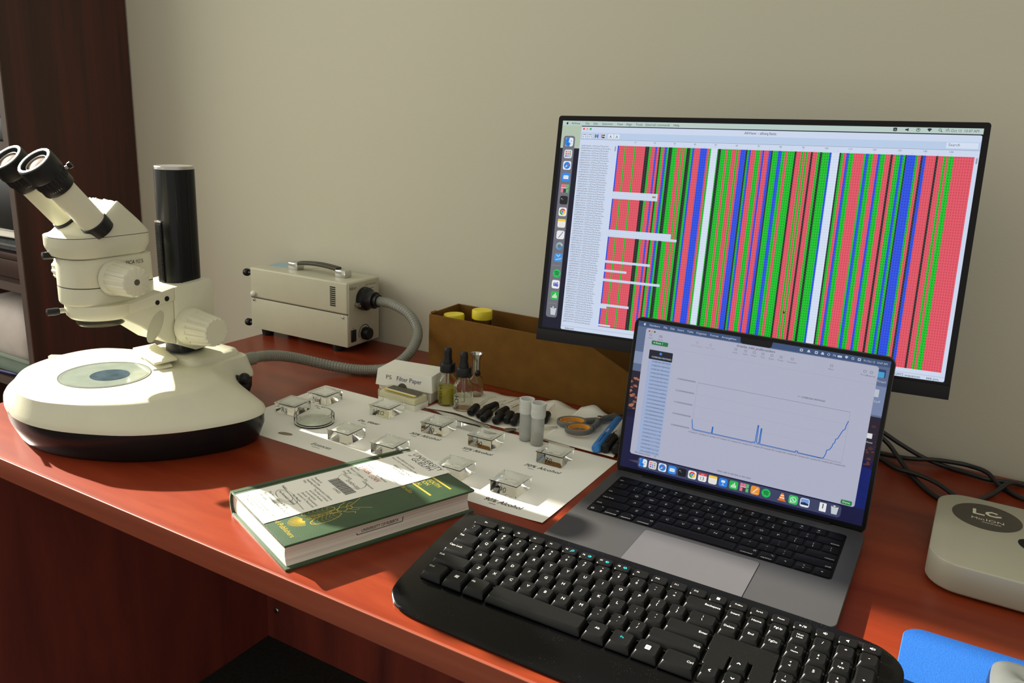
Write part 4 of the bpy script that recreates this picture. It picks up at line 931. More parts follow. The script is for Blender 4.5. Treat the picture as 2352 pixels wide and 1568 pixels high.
    for k in range(19):
        a = -PI / 2 + (k - 9) * .115; ins([(111 + 3 * math.cos(a), 38 + 3 * math.sin(a)), (111 + (20 - abs(k - 9) * .6) * math.cos(a), 42 + (24 - abs(k - 9) * .5) * math.sin(a))], .55)
        if k < 18: ins([(111 + 14 * math.cos(a), 40 + 15 * math.sin(a)), (111 + 14 * math.cos(a + .115), 40 + 15 * math.sin(a + .115))], .45)
    for k in range(6): ins([(108, 44 + k * 5), (114, 44 + k * 5)], .4)
    g.build('gold_insect', M['gold'], fc, flat(0, 0, T + .00012))
    # barcode sticker at the top corner
    c = Canvas(); c.rr(X(-1), Y(221), 20, 14, 1.5, rgb(205, 206, 192), 0)
    for k in range(10): c.rect(X(4) + k * 1.15, Y(227), .6 if k % 3 else .9, 6, INKG, 1)
    c.text(X(1), Y(222.6), 'A 1', 2.6, INK, 1); c.build('barcode_sticker', M['print'], fc, flat(0, 0, T + .0002))
    # white slip round the book
    sl = thing('library_slip', 'long white library loan slip wrapped over the green book', 'paper slip', (.5625, -.6885, 0), (0, 0, math.radians(-21.45)))
    x0, x1 = X(14) / 1000, X(96) / 1000
    prof = [(.0004, T + .0005), (.004, T + .0007), (H * .5, T + .0007), (H - .004, T + .0007), (H + .003, T + .0009)]
    S().loft([[(x0, y, z), (x1, y, z), (x1, y + (.0003 if y < 0 else 0), z - .0003), (x0, y + (.0003 if y < 0 else 0), z - .0003)] for y, z in prof]).obj('slip_paper', M['paper'], sl)
    p = Canvas(); K = rgb(40, 38, 36); K2 = rgb(96, 92, 86)
    p.text(X(23.5), Y(227), 'UNIVERSITY', 8.2, rgb(60, 56, 52), 0, wid=62, shear=.12); p.text(X(22), Y(221), 'of', 4.5, rgb(60, 56, 52), 0, shear=.3); p.text(X(34), Y(217.5), 'GUELPH', 8.0, rgb(60, 56, 52), 0, wid=43, shear=.12)
    p.text(X(20), Y(205), 'Interlibrary Loans', 3.4, K, 0, wid=42); p.text(X(18), Y(199.5), 'Phone and e-mail of lending office', 2.6, K2, 0, wid=60)
    p.text(X(40), Y(189), 'PLEASE DO NOT REMOVE', 3.2, K, 0, wid=42); p.text(X(44), Y(184), 'THE BOOK BAND', 3.2, K, 0, wid=30); p.line([(X(21), Y(170.5)), (X(89), Y(166))], .5, K2, 0)
    RD = rgb(178, 52, 62)
    p.text(X(22), Y(162), 'REQUEST', 3.0, K, 0); p.text(X(22), Y(150), '5 WEEK', 8, RD, 0, wid=24, bold=-.01); p.text(X(52), Y(147), 'LOAN', 7.5, RD, 0, wid=18, shear=.2); p.text(X(54), Y(156), 'for Patron', 3.4, K, 0, wid=24)
    p.text(X(19), Y(145), 'Patron:', 3, K2, 0); p.text(X(19), Y(139), 'Patron Category:  Fac', 3, K2, 0, wid=44); p.text(X(60), Y(134), 'thrips@example', 2.8, K2, 0, wid=26); p.text(X(22), Y(133), 'Phone', 3, K2, 0); p.text(X(22), Y(138.6 - 11), 'Email', 3, K2, 0)
    p.text(X(31), Y(124), 'DUE DATE', 3.4, K, 0, wid=17); p.text(X(47), Y(119), '23-NOV-2023', 4.4, K, 0, wid=30)
    sq = lambda cx, cy, a, b, w=.35: p.line([(X(cx + a * math.cos(q * .3) * (1 + .02 * math.sin(q))), Y(cy + b * math.sin(q * .3))) for q in range(24)], w, K2, 0)
    sq(53, 125, 24, 14); sq(50, 43, 22, 9); sq(46, 42, 17, 7)
    bx = X(36.5)
    for k in range(26):
        wd = (1.2, .6, 1.6, .7, 1.0)[k % 5]; p.rect(bx, Y(101), wd, 14, INK, 0); bx += wd + (.8, .9, .6)[k % 3]
    p.text(X(58), Y(96), '1234522', 3.4, K, 0)
    for k, (a, b) in enumerate((('Request #:', ''), ('Course Code:', ''), ('Supplying Library:', 'University of Alberta'), ('Title:', 'The thrips of Central'), ('', 'and South America'), ('', 'an introduction'), ('', '(Insecta: Thysanoptera)'), ('', 'Laurence A. Mound and'), ('Author:', 'Rita Marullo'))):
        y = 91 - k * 5.0
        if k == 8: y -= 1
        if a: p.text(X(20), Y(y), a, 3.0, K, 0)
        if b: p.text(X(49), Y(y), b, 3.0, K2, 0)
    p.line([(X(23), Y(50)), (X(89), Y(46))], .6, K2, 0)
    p.text(X(32), Y(41), 'No Renewals available', 3.4, K, 0, wid=40)
    for k, b in enumerate(('This item is subject to RECALL', 'Return immediately when RECALLED', 'Fines apply')): p.text(X(26), Y(31 - k * 5.4), b, 3.0, K, 0)
    for k, b in enumerate(('Loss or non-return of material: failure to comply', 'with restrictions may result in the loss of', 'borrowing privileges')): p.text(X(22), Y(12 - k * 4.4), b, 2.5, K2, 0, wid=(66, 58, 30)[k])
    p.build('slip_print', M['print'], sl, flat(0, 0, T + .0008), dz=.00003)
    return t
build_book()

# ------------------------------------------------------------------ pictures on the two screens
def dock_icon(c, x, y, s, kind, lay):
    """A small rounded app tile centred at (x, y); canvas y runs down."""
    def tile(col): c.rr(x - s / 2, y - s / 2, s, s, s * .22, col, lay)
    wt = rgb(235, 237, 240)
    if kind == 'finder':
        tile(rgb(226, 236, 246)); c.poly([(x - s * .5, y - s * .3), (x - s * .3, y - s * .5), (x + s * .02, y - s * .5), (x - s * .08, y + .02 * s), (x + s * .1, y + .04 * s), (x + s * .08, y + s * .5), (x - s * .3, y + s * .5), (x - s * .5, y + s * .3)], rgb(40, 130, 226), lay + 1)
        for q in (-.2, .22): c.rect(x + q * s, y - s * .2, s * .06, s * .16, rgb(30, 40, 60), lay + 2)
        c.line([(x - s * .26, y + s * .18), (x, y + s * .27), (x + s * .26, y + s * .18)], s * .05, rgb(30, 40, 60), lay + 2)
    elif kind == 'launch':
        tile(rgb(214, 214, 220)); cols = [rgb(220, 80, 80), rgb(230, 160, 60), rgb(90, 180, 90), rgb(200, 60, 110), rgb(90, 120, 220), rgb(220, 90, 60), rgb(60, 60, 160), rgb(60, 150, 200), rgb(120, 190, 160)]
        for k in range(9): c.rr(x + (k % 3 - 1) * s * .25 - s * .08, y + (k // 3 - 1) * s * .25 - s * .08, s * .16, s * .16, s * .03, cols[k], lay + 1)
    elif kind == 'compass':
        tile(wt); c.disc(x, y, s * .41, rgb(36, 132, 226), lay + 1); c.poly([(x + s * .28, y - s * .28), (x + s * .05, y + s * .07), (x - s * .05, y - s * .05)], rgb(230, 60, 50), lay + 2); c.poly([(x - s * .28, y + s * .28), (x + s * .05, y + s * .07), (x - s * .05, y - s * .05)], wt, lay + 2)
    elif kind == 'mail':
        tile(rgb(44, 140, 236)); c.rr(x - s * .32, y - s * .2, s * .64, s * .42, s * .05, wt, lay + 1); c.line([(x - s * .3, y - s * .17), (x, y + s * .06), (x + s * .3, y - s * .17)], s * .04, rgb(150, 180, 215), lay + 2)
    elif kind == 'term':
        tile(rgb(28, 28, 32)); c.text(x - s * .36, y - s * .06, '>_', s * .2, wt, lay + 1)
    elif kind == 'ring':
        tile(wt); n = 24; R, r = s * .38, s * .17
        for a0, a1, col in ((.5236, 2.618, rgb(222, 66, 54)), (2.618, 4.712, rgb(60, 160, 80)), (4.712, 6.807, rgb(246, 200, 60))):
            aa = [a0 + (a1 - a0) * k / 8 for k in range(9)]; c.poly([(x + R * math.cos(a), y - R * math.sin(a)) for a in aa] + [(x + r * math.cos(a), y - r * math.sin(a)) for a in aa[::-1]], col, lay + 1)
        c.disc(x, y, r * 1.02, wt, lay + 2); c.disc(x, y, r * .8, rgb(66, 130, 236), lay + 3)
    elif kind == 'cal':
        tile(wt); c.rr(x - s / 2, y - s / 2, s, s * .3, s * .1, rgb(218, 60, 62), lay + 1); c.text(x, y + s * .34, '13', s * .42, rgb(50, 50, 54), lay + 2, al='C'); c.text(x, y - s * .28, 'OCT', s * .13, wt, lay + 2, al='C')
    elif kind == 'notes':
        tile(rgb(238, 236, 228)); c.rr(x - s / 2, y - s / 2, s, s * .28, s * .1, rgb(248, 206, 70), lay + 1); 
        for q in (.05, .2, .35): c.rect(x - s * .36, y + s * q, s * .72, s * .02, rgb(200, 198, 190), lay + 2)
    elif kind == 'pen':
        tile(rgb(232, 234, 238)); c.line([(x + s * .28, y - s * .36), (x - s * .2, y + s * .32)], s * .09, rgb(110, 120, 135), lay + 1)
    elif kind == 'easel':
        tile(rgb(40, 130, 232)); c.rect(x - s * .22, y - s * .26, s * .44, s * .26, wt, lay + 1); c.rect(x - s * .025, y, s * .05, s * .3, wt, lay + 1); c.rect(x - s * .14, y + s * .27, s * .28, s * .05, wt, lay + 1)
    elif kind == 'bars':
        tile(rgb(44, 186, 74))
        for k, h in enumerate((.25, .42, .6, .33)): c.rect(x - s * .29 + k * s * .155, y + s * .3 - h * s, s * .11, h * s, wt, lay + 1)
    elif kind == 'seq':
        for k, col in enumerate((rgb(232, 120, 140), rgb(232, 120, 140), rgb(90, 190, 110), rgb(232, 120, 140), rgb(60, 60, 66), rgb(90, 190, 110))): c.rect(x - s * .5 + (k % 3) * s * .34, y - s * .5 + (k // 3) * s * .52, s * .31, s * .44, col, lay)
        for k in range(3): c.rect(x - s * .5 + k * s * .22, y - s * .1, s * .3, s * .06, wt, lay + 1)
    elif kind == 'pages':
        tile(rgb(240, 150, 50)); c.line([(x + s * .26, y - s * .28), (x - s * .2, y + s * .24)], s * .1, wt, lay + 1); c.rect(x - s * .3, y + s * .3, s * .6, s * .04, wt, lay + 1)
    elif kind == 'waves':
        c.disc(x, y, s * .5, rgb(36, 190, 92), lay)
        for q, w in ((-.17, .30), (0, .26), (.16, .21)): c.line([(x - w * s, y + q * s), (x, y + (q - .07) * s), (x + w * s, y + (q + .05) * s)], s * .07, rgb(20, 30, 24), lay + 1)
    elif kind == 'cone':
        c.poly([(x - s * .12, y - s * .45), (x + s * .12, y - s * .45), (x + s * .34, y + s * .34), (x - s * .34, y + s * .34)], rgb(240, 130, 40), lay); c.rect(x - s * .45, y + s * .32, s * .9, s * .14, rgb(225, 110, 30), lay)
        for y0, w in ((-.25, .2), (.02, .27)): c.rect(x - w * s, y + y0 * s, 2 * w * s, s * .12, wt, lay + 1)
    elif kind == 'chat':
        tile(rgb(56, 200, 96)); c.disc(x, y, s * .33, wt, lay + 1); c.disc(x, y, s * .26, rgb(56, 200, 96), lay + 2); c.line([(x - s * .1, y - s * .12), (x - s * .02, y + s * .07), (x + s * .14, y + s * .12)], s * .1, wt, lay + 3); c.poly([(x - s * .34, y + s * .36), (x - s * .28, y + s * .1), (x - s * .1, y + s * .3)], wt, lay + 1)
    elif kind == 'photo':
        tile(rgb(230, 236, 246)); c.rr(x - s * .42, y - s * .42, s * .84, s * .7, s * .08, rgb(120, 160, 220), lay + 1); c.poly([(x - s * .42, y + s * .05), (x, y - s * .05), (x + s * .42, y + s * .1), (x + s * .42, y + s * .28), (x - s * .42, y + s * .28)], rgb(34, 44, 84), lay + 2)
    elif kind == 'zip':
        c.rr(x - s * .36, y - s * .5, s * .72, s, s * .06, wt, lay); c.rect(x - s * .05, y - s * .4, s * .1, s * .55, rgb(50, 50, 56), lay + 1)
    elif kind == 'trash':
        c.poly([(x - s * .4, y - s * .42), (x + s * .4, y - s * .42), (x + s * .28, y + s * .48), (x - s * .28, y + s * .48)], rgb(200, 206, 214), lay); c.poly(ellipse(s * .4, s * .1, 20, x, y - s * .42), rgb(90, 96, 104), lay + 1); c.disc(x - s * .05, y - s * .44, s * .12, wt, lay + 2, 8, s * .07)
    elif kind == 'teams':
        tile(wt); c.rr(x - s * .3, y - s * .2, s * .38, s * .42, s * .05, rgb(78, 86, 180), lay + 1); c.disc(x + s * .2, y - s * .18, s * .1, rgb(98, 106, 200), lay + 1); c.rr(x + s * .06, y - s * .06, s * .28, s * .34, s * .08, rgb(98, 106, 200), lay + 1); c.text(x - s * .11, y + s * .12, 'T', s * .26, wt, lay + 2, al='C')
    elif kind == 'swirl':
        for k in range(14): a = k * .45; c.disc(x + s * .34 * math.cos(a), y + s * .34 * math.sin(a), s * .13, rgb(60 + k * 9, 130 + k * 5, 190), lay + (k % 2), 10)
    elif kind == 'tool':
        tile(rgb(60, 150, 226)); c.line([(x - s * .3, y + s * .3), (x + s * .4, y + s * .1)], s * .08, rgb(210, 214, 220), lay + 1); c.line([(x - s * .25, y - s * .3), (x, y - s * .1), (x + .2 * s, y - .34 * s)], s * .06, wt, lay + 1)

def status_icons(c, x, y, s, col, lay, n):
    c.rr(x - s / 2, y - s / 2, s, s, s * .2, col, lay); c.poly([(x, y - s * .25), (x + s * .3, y + s * .25), (x - s * .3, y + s * .25)], rgb(120, 130, 140), lay + 1)

def monitor_picture():
    c = Canvas(down=True); W, H = 527.0, 296.4
    T_, A_, G_, C_, N_ = rgb(228, 88, 104), rgb(20, 196, 44), rgb(30, 36, 34), rgb(44, 84, 232), rgb(214, 226, 246)
    c.rect(0, 0, W, H, rgb(14, 18, 40), 0)
    c.rect(0, 6.6, 30, 31.6, rgb(178, 196, 176), 1); c.rect(0, 0, W, 6.6, rgb(186, 206, 200), 1)
    K = rgb(36, 42, 52); G = rgb(84, 92, 104)
    c.poly([(7.3 + 1.5 * math.cos(a), 3.6 + 1.6 * math.sin(a)) for a in [2 * PI * k / 14 for k in range(14)]], K, 2); c.poly([(7.4, 1.6), (8.6, .6), (8.2, 1.7)], K, 2)
    for x, s, b in ((13.5, 'AliView', .03), (35, 'File', 0), (47, 'Edit', 0), (60, 'Selection', 0), (82, 'View', 0), (95, 'Align', 0), (109, 'Tools', 0), (123, 'External commands', 0), (162, 'Help', 0)): c.text(x, 4.8, s, 3.0, K, 2, bold=b)
    for k, x in enumerate((434, 447, 459, 471, 482.5)):
        if k == 0: status_icons(c, x, 2.9, 4.2, K, 2, 0)
        elif k == 1: c.poly([(x - 2, 2.2), (x, 2.0), (x + 1.6, .8), (x + 1.6, 5), (x, 3.9), (x - 2, 3.7)], K, 2)
        elif k == 2: c.disc(x, 2.9, 2.2, K, 2); c.disc(x, 2.9, 1.7, rgb(186, 206, 200), 3); c.disc(x, 2.5, .8, K, 4)
        elif k == 3: c.poly([(x - 2.6, 1.8), (x - 1.2, .9), (x + 1.2, .9), (x + 2.6, 1.8), (x, 4.9)], K, 2)
        else: c.disc(x - .4, 2.5, 1.6, K, 2); c.disc(x - .4, 2.5, 1.1, rgb(186, 206, 200), 3); c.line([(x + .7, 3.6), (x + 2, 5)], .6, K, 2)
    c.rr(490, 1.0, 1, 1, .3, K, 2); c.text(488, 4.6, 'Fri Oct 13  10:47 AM', 3.2, G, 2, wid=34)
    # dock column
    c.rr(4, 21, 17.5, 260, 4, rgb(112, 112, 122), 2)
    for y, k in zip((29.7, 46.4, 62.6, 79.1, 95.4, 111.8, 128.4, 144.9, 161.4, 177.6, 193.8, 217, 232.8, 249, 271.5), ('finder', 'launch', 'compass', 'mail', 'seq', 'term', 'ring', 'notes', 'pen', 'swirl', 'tool', 'waves', 'teams', 'bars', 'trash')): dock_icon(c, 12.8 + y * .008, y, 12.2, k, 3)
    c.rect(6, 205.5, 13, .4, rgb(150, 150, 156), 3); c.rect(6, 260.4, 13, .4, rgb(150, 150, 156), 3)
    # window
    c.rr(29.5, 7.8, W - 30, H - 8.2, 2, rgb(206, 218, 240), 2); c.rect(29.8, 15.8, W - 30.4, 9.2, rgb(186, 206, 234), 3); c.rect(29.8, 25.0, W - 30.4, .35, rgb(120, 126, 140), 4)
    for x, col in ((33.5, rgb(236, 70, 84)), (38.6, rgb(232, 168, 110)), (43.6, rgb(40, 170, 80))): c.disc(x, 10.8, 1.5, col, 4)
    c.text(277, 13.0, 'AliView - allseq.fasta', 3.4, K, 4, al='C', bold=.02)
    for k, x in enumerate((35.5, 44, 53.5, 63)):
        c.rr(x - 3, 17.4, 6, 6, .6, rgb(222, 228, 240), 4)
        if k < 2:
            c.rect(x - 2.4, 18.2, 4.8, .8, G, 5); c.rect(x - 2, 21, 1.2, 1, G, 5); c.rect(x + 1, 21, 1.2, 1, G, 5)
        elif k == 2:
            c.rect(x - 2.6, 17.8, 2, 5.2, rgb(60, 130, 140), 5); c.rect(x - .4, 19, .8, 3, K, 5); c.rect(x + .8, 17.8, 2, 5.2, rgb(80, 90, 230), 5)
        else:
            c.rect(x - 2.6, 17.8, 1.4, 5.2, T_, 5); c.rect(x - 1, 18, 3.6, 2, K, 5); c.rect(x - 1, 21, 3.6, 2, K, 5); c.rect(x - .2, 18.4, 1, .8, N_, 6)
    for x in (74.5, 83.6): c.rr(x - 3.8, 17.4, 7.6, 6, .6, rgb(226, 232, 242), 4); c.text(x, 22.6, 'A', 3.8, K, 5, al='C', bold=.04)
    c.rect(491, 16.6, 33, 6.6, rgb(214, 226, 244), 4); c.text(493, 20.8, 'Search', 3.2, G, 5)
    for k in range(1, 16): c.text(111.5 + (k - 1) * 27.57, 28.6, str(k * 10), 2.1, G, 4, al='C'); c.rect(111.4 + (k - 1) * 27.57, 30.4, .3, .8, G, 4); c.rect(97.7 + (k - 1) * 27.57, 30.4, .3, .8, G, 4)
    # alignment block
    y0, y1 = 32.6, 285.2; rows = 76; rh = (y1 - y0) / rows; cw = 2.772; x00 = 86.1
    runs = ('B86.5 T88.5 A97.0 T99.0 A110.8 T113.0 G126.6 A132.1 T134.8 B140.7 T143.0 G146.4 A148.1 T151.1 B154.0 A156.9 G159.5 A164.2 T170.7 A175.8 T178.2 A181.2 G184.3 A188.9 B191.7 T194.3 B202.3 T211.4 A214.2 W216.7 A225.0 G226.3 A229.8 T235.9 A238.4 T244.1 A249.5 T252.2 B255.1 G261.8 A263.8 B265.8 T268.2 A274.4 T279.8 B282.6 T285.0 B290.8 G294.0 A295.6 B302.3 A306.6 T310.9 A314.2 G322.3 T324.6 A330.5 T333.1 A335.6 T338.1 G341.8 T344.2 A349.7 G352.6 A355.3 B363.9 W366.3 G375.6 A377.4 T380.4 B383.6 A386.6 T391.9 A403.5 B405.6 A408.9 T413.9 B419.1 A422.0 T427.5 G433.2 T435.7 A438.7 B443.9 A447.0 G449.5 B451.0 A460.7 T463.1 G466.2 B468.4 T471.7 G482.2 T484.6 A490.1 T492.8 A495.3 T500.8').split()
    ends = [float(r[1:]) for r in runs[1:]] + [522.0]; colr = {'T': T_, 'A': A_, 'G': G_, 'B': C_, 'W': N_}; glyph = {'T': rgb(150, 40, 60), 'A': rgb(6, 110, 22), 'G': rgb(76, 84, 80), 'B': rgb(28, 52, 170), 'W': rgb(130, 140, 160)}
    segs = []
    for r, e in zip(runs, ends): segs.append((r[0], float(r[1:]), e)); c.rect(float(r[1:]), y0, e - float(r[1:]), y1 - y0, colr[r[0]], 4)
    def base_at(x):
        for k, a, b in segs:
            if a <= x < b: return k
        return 'T'
    ncol = int((522 - x00) / cw); small = {}
    for i in range(ncol):
        x = x00 + (i + .5) * cw; k = base_at(x); g = glyph[k]
        for j in range(rows):
            y = y0 + (j + .5) * rh
            if k == 'T': c.rect(x - .55, y - .75, 1.1, .38, g, 5); c.rect(x - .18, y - .5, .36, 1.25, g, 5)
            elif k == 'A': c.poly([(x, y - .8), (x + .7, y + .8), (x - .7, y + .8)], g, 5)
            elif k == 'W': c.rect(x - .7, y - .12, 1.1, .26, g, 5)
            else: c.rect(x - .5, y - .65, 1.0, 1.3, g, 5)
    def gap(ya, yb, xe):
        c.rect(86.2, ya, xe - 86.2, yb - ya, rgb(206, 218, 240), 6)
        for j in range(int(round((yb - ya) / rh))):
            for i in range(int((xe - 86.2) / cw)): c.rect(86.8 + i * cw, ya + (j + .5) * rh, 1.2, .22, rgb(130, 140, 160), 7)
    gap(95.5, 105.4, 151.5); c.rect(144, 98.9, 3, 2.4, T_, 8); c.rect(147, 98.9, 2, 2.4, A_, 8); gap(148.2, 154.8, 176.2); gap(154.8, 158.2, 184.8); gap(191.2, 194.6, 151.8); gap(204.2, 207.3, 119.4); gap(217.0, 220.5, 168.6); gap(252.3, 255.7, 128.2); gap(255.7, 259.0, 95.8); gap(281.6, 284.6, 104.2)
    c.rect(86.4, 284.2, 42, .5, rgb(60, 30, 40), 8)
    # names
    random.seed(7); pre = ['HMTHP%03d-07', 'JSBAF%04d-13', 'SAMCA%03d-13', 'CNHP%03d-12', 'JSBAC%04d-12', 'YGEN%04d-22']; pool = []
    for k in range(18): pool.append('%s|Thrips|Thripidae' % (pre[(0, 0, 0, 1, 2, 2, 3, 3, 4, 5)[random.randrange(10)]] % random.randrange(10, 990)))
    for j in range(rows): c.text(32, y0 + (j + .78) * rh, pool[(j * 7) % 18], 2.0, rgb(72, 78, 92), 4, wid=43 + random.uniform(-2, 2), res=1)
    c.rr(82.4, 33.5, 1.8, 7, .8, rgb(150, 158, 172), 4); c.rr(523.6, 33.5, 1.8, 7, .8, rgb(150, 158, 172), 4)
    c.rect(29.8, 290.4, W - 30.4, .3, rgb(140, 146, 160), 4); c.text(36, 295.0, 'Selected:', 2.8, K, 4); c.text(472, 295.0, '23972 sequences', 2.9, K, 4); c.text(507, 295.0, '666 pos.', 2.9, K, 4)
    c.poly([(334, 233), (334, 237.5), (335.2, 236.4), (337, 236.2)], G_, 9)
    return c

def laptop_picture():
    c = Canvas(down=True); W, H = 302.4, 196.4
    nv = rgb(20, 22, 62); wt = rgb(196, 204, 222)
    # wallpaper: sky, rocks, sea
    c.rect(0, 0, W, 66, rgb(92, 108, 142), 0); c.rect(0, 66, W, 62, rgb(34, 26, 44), 0); c.rect(0, 118, W, H - 118, nv, 0); c.rect(W - 20, 118, 20, 58, rgb(24, 40, 120), 0); c.rect(0, 40, 12, 16, rgb(132, 146, 178), 1); c.rect(W - 14, 30, 14, 34, rgb(120, 134, 170), 1)
    random.seed(11)
    for k in range(34):
        s = random.uniform(1.0, 3.6); x = random.uniform(0, 10) if k % 2 else W - random.uniform(0, 10); y = random.uniform(70, 124)
        p = [(x + s * random.uniform(.6, 1.2) * math.cos(a), y + .62 * s * random.uniform(.6, 1.2) * math.sin(a)) for a in [2 * PI * q / 11 for q in range(11)]]
        p = [(min(max(u, 0), W), v) for u, v in p]; c.poly(p, (rgb(92, 50, 44), rgb(140, 84, 64), rgb(70, 40, 44), rgb(168, 108, 84))[k % 4], 1 + .05 * k)
    c.poly([(10, 186), (34, 182), (26, 188)], rgb(70, 66, 90), 1)
    mb = rgb(60, 82, 122)
    c.rect(0, 0, W, 7.0, mb, 2); c.poly([(132, -.1), (171, -.1), (170, 6.4), (167.5, 7.6), (135.5, 7.6), (133, 6.4)], rgb(6, 6, 10), 5)
    c.disc(8.6, 3.7, 1.4, wt, 3, 12, 1.6); c.poly([(8.7, 2.0), (9.8, .9), (9.4, 2.1)], wt, 3)
    for x, s, b in ((15, 'Numbers', .03), (34, 'File', 0), (43, 'Edit', 0), (52.5, 'Insert', 0), (65, 'Table', 0), (76.5, 'Organize', 0), (94.5, 'Format', 0), (109, 'Arrange', 0), (91 + 34, 'View', 0)):
        if x < 120: c.text(x, 4.9, s, 2.6, wt, 3, bold=b, wid=None)
    c.text(120.6, 4.9, 'View', 2.4, wt, 3)
    for k, x in enumerate((204.6, 213, 221.6, 228.6, 235.4, 241.2, 246.8, 255, 262, 269)):
        if k == 5: c.text(x - 1.5, 4.9, '7%', 2.4, wt, 3)
        elif k == 6: c.rr(x - 1.6, 2.6, 5, 2.4, .6, wt, 3)
        elif k == 7: c.poly([(x - 2, 2.6), (x, 1.6), (x + 2, 2.6), (x, 5.2)], wt, 3)
        elif k in (8, 4): c.disc(x, 3.6, 1.5, wt, 3); c.disc(x, 3.6, 1.0, mb, 4)
        elif k in (1, 3): c.poly([(x - 1.9, 4.9), (x - .8, 2), (x + .8, 2), (x + 1.9, 4.9)], wt, 3)
        else: c.rr(x - 1.7, 2, 3.4, 3.2, .5, wt, 3); c.rect(x - .9, 2.9, 1.8, 1.3, mb, 4)
    c.text(273.6, 4.9, 'Fri Oct 13  10:47 AM', 2.4, wt, 3, wid=25)
    # right-hand desktop icons
    c.rr(290, 10.5, 9, 9.5, .8, rgb(40, 66, 110), 2); c.rr(289, 13.5, 8.6, 6.5, .8, rgb(70, 160, 210), 3); c.text(291, 25.5, 'Thrips2', 2.2, wt, 3); c.rr(290.5, 34, 5, 9, .4, rgb(190, 196, 210), 3); c.text(291.5, 49, '2.pdf', 2.4, wt, 3); c.rr(291, 86, 5.5, 6, .6, rgb(220, 222, 228), 3); c.text(290.4, 97.5, 'photo', 2.2, wt, 3)
    # window
    bgc = rgb(178, 180, 202); K = rgb(60, 60, 74); G = rgb(112, 112, 128)
    c.rr(11.4, 7.9, 279.6, 168.4, 3, bgc, 4)
    for x, col in ((16, rgb(190, 50, 80)), (19.6, rgb(196, 160, 90)), (23.2, rgb(60, 90, 80))): c.disc(x, 11.4, 1.2, col, 5)
    c.text(152, 12.4, 'thripidae_indel_profile.numbers', 2.9, rgb(24, 24, 34), 6, al='C', bold=.03, wid=46)
    for x, s in ((18.4, 'View'), (32, 'Zoom'), (80, 'Add Category'), (97, 'Pivot Table'), (128.4, 'Insert'), (140.5, 'Table'), (151, 'Chart'), (161.5, 'Text'), (172, 'Shape'), (183, 'Media'), (196, 'Comment'), (240.6, 'Share'), (277, 'Format'), (287 - 3, 'Organize')):
        f = x in (80, 97); c.text(x, 21.0, s, 1.9, rgb(150, 150, 168) if f else G, 5, al='C'); c.rr(x - 1.5, 14.6, 3, 2.8, .5, rgb(150, 150, 168) if f else G, 5); c.rr(x - 1.1, 15, 2.2, 2.0, .3, bgc, 6)
    c.text(32, 17.2, '125%', 2.0, G, 7, al='C'); c.rr(21, 22.6, 22, 5.4, 1.2, rgb(34, 120, 70), 6); c.text(31, 26.2, 'Sheet 1', 2.4, rgb(220, 240, 226), 7, al='C'); c.disc(24.4, 25.2, .8, rgb(220, 240, 226), 7, 8); c.rect(11.6, 28.9, 279.2, .2, rgb(160, 160, 178), 5)
    # data column
    c.rr(19.6, 34.8, 31.4, 12.2, 1, rgb(30, 32, 44), 5); c.disc(35, 38.4, 1.8, rgb(52, 130, 220), 6); c.text(49.6, 44.6, '0.058823861985994200', 2.0, wt, 6, al='R', wid=26, bold=.02)
    c.rect(19.9, 47, 31, 125, rgb(160, 178, 214), 5); vals = ['0.058823861985994200', '0.046823867985994200', '0.045735285360574910', '0.034782930513848920', '0.034325806448540280', '0.032865806923060', '0.002725907028333090', '0.002582554754217180', '0.002081831217177020', '0.001653689213721320']
    for j in range(25): c.text(49.6, 50.6 + j * 5.0, vals[j * 10 // 25], 2.1, rgb(54, 60, 84), 6, al='R', wid=25); c.rect(19.9, 52 + j * 5.0, 31, .14, rgb(140, 156, 190), 6)
    # chart
    gx0, gx1, gy0, gy1 = 87.6, 269.2, 65.8, 126.2
    for k in range(5):
        y = gy0 + (gy1 - gy0) * k / 4; c.rect(gx0, y, gx1 - gx0, .35 if k in (0,) else .16, rgb(110, 112, 130) if k == 0 else rgb(156, 158, 176), 6)
        c.text(85, y + .8, ('0.300000000000000', '0.225000000000000', '0.150000000000000', '0.075000000000000', '0.000000000000000')[k], 1.9, K, 6, al='R', wid=24)
    c.rect(gx0, gy0, .2, gy1 - gy0, rgb(140, 142, 160), 6); c.rect(gx1, gy0, .2, gy1 - gy0, rgb(140, 142, 160), 6); c.rect(gx0, gy1 + 1.2, gx1 - gx0, .3, rgb(70, 72, 90), 6)
    for k in range(14): c.text(85 + k * 13.55, 131.2, 'Untitled %d' % (1 + 50 * k), 1.9, K, 6, wid=12.4, al='L')
    bl = rgb(30, 104, 190); P = [(87.4, 114), (88, 118), (88.6, 120), (89.2, 125.2), (92, 126.4), (114, 126.4), (114.2, 118), (115, 118), (114.9, 126.4), (164.8, 126.4), (166.5, 125.4), (168.3, 126.2), (168.8, 104), (169.8, 104), (170, 124.5), (171.5, 126.2), (172.8, 126.4), (173.1, 107), (174, 107), (174.2, 126.4), (216.4, 126.6), (216.6, 125), (219, 125), (219.2, 126.6), (245, 126.9), (248.6, 126.4), (250.4, 121), (251, 116), (253, 115.2), (254.6, 113.4), (256, 110), (256.6, 107), (258, 105.4), (258.6, 100.8), (260.4, 100), (261.6, 97), (263.4, 92), (265, 88.4), (266.6, 87.4), (267.4, 82), (268.8, 77)]
    c.line(P, .95, bl, 8); c.rect(208.6, 58.6, 3, .35, rgb(60, 60, 74), 6); c.text(213, 60, '0.058823861985994200', 2.0, K, 6, wid=27)
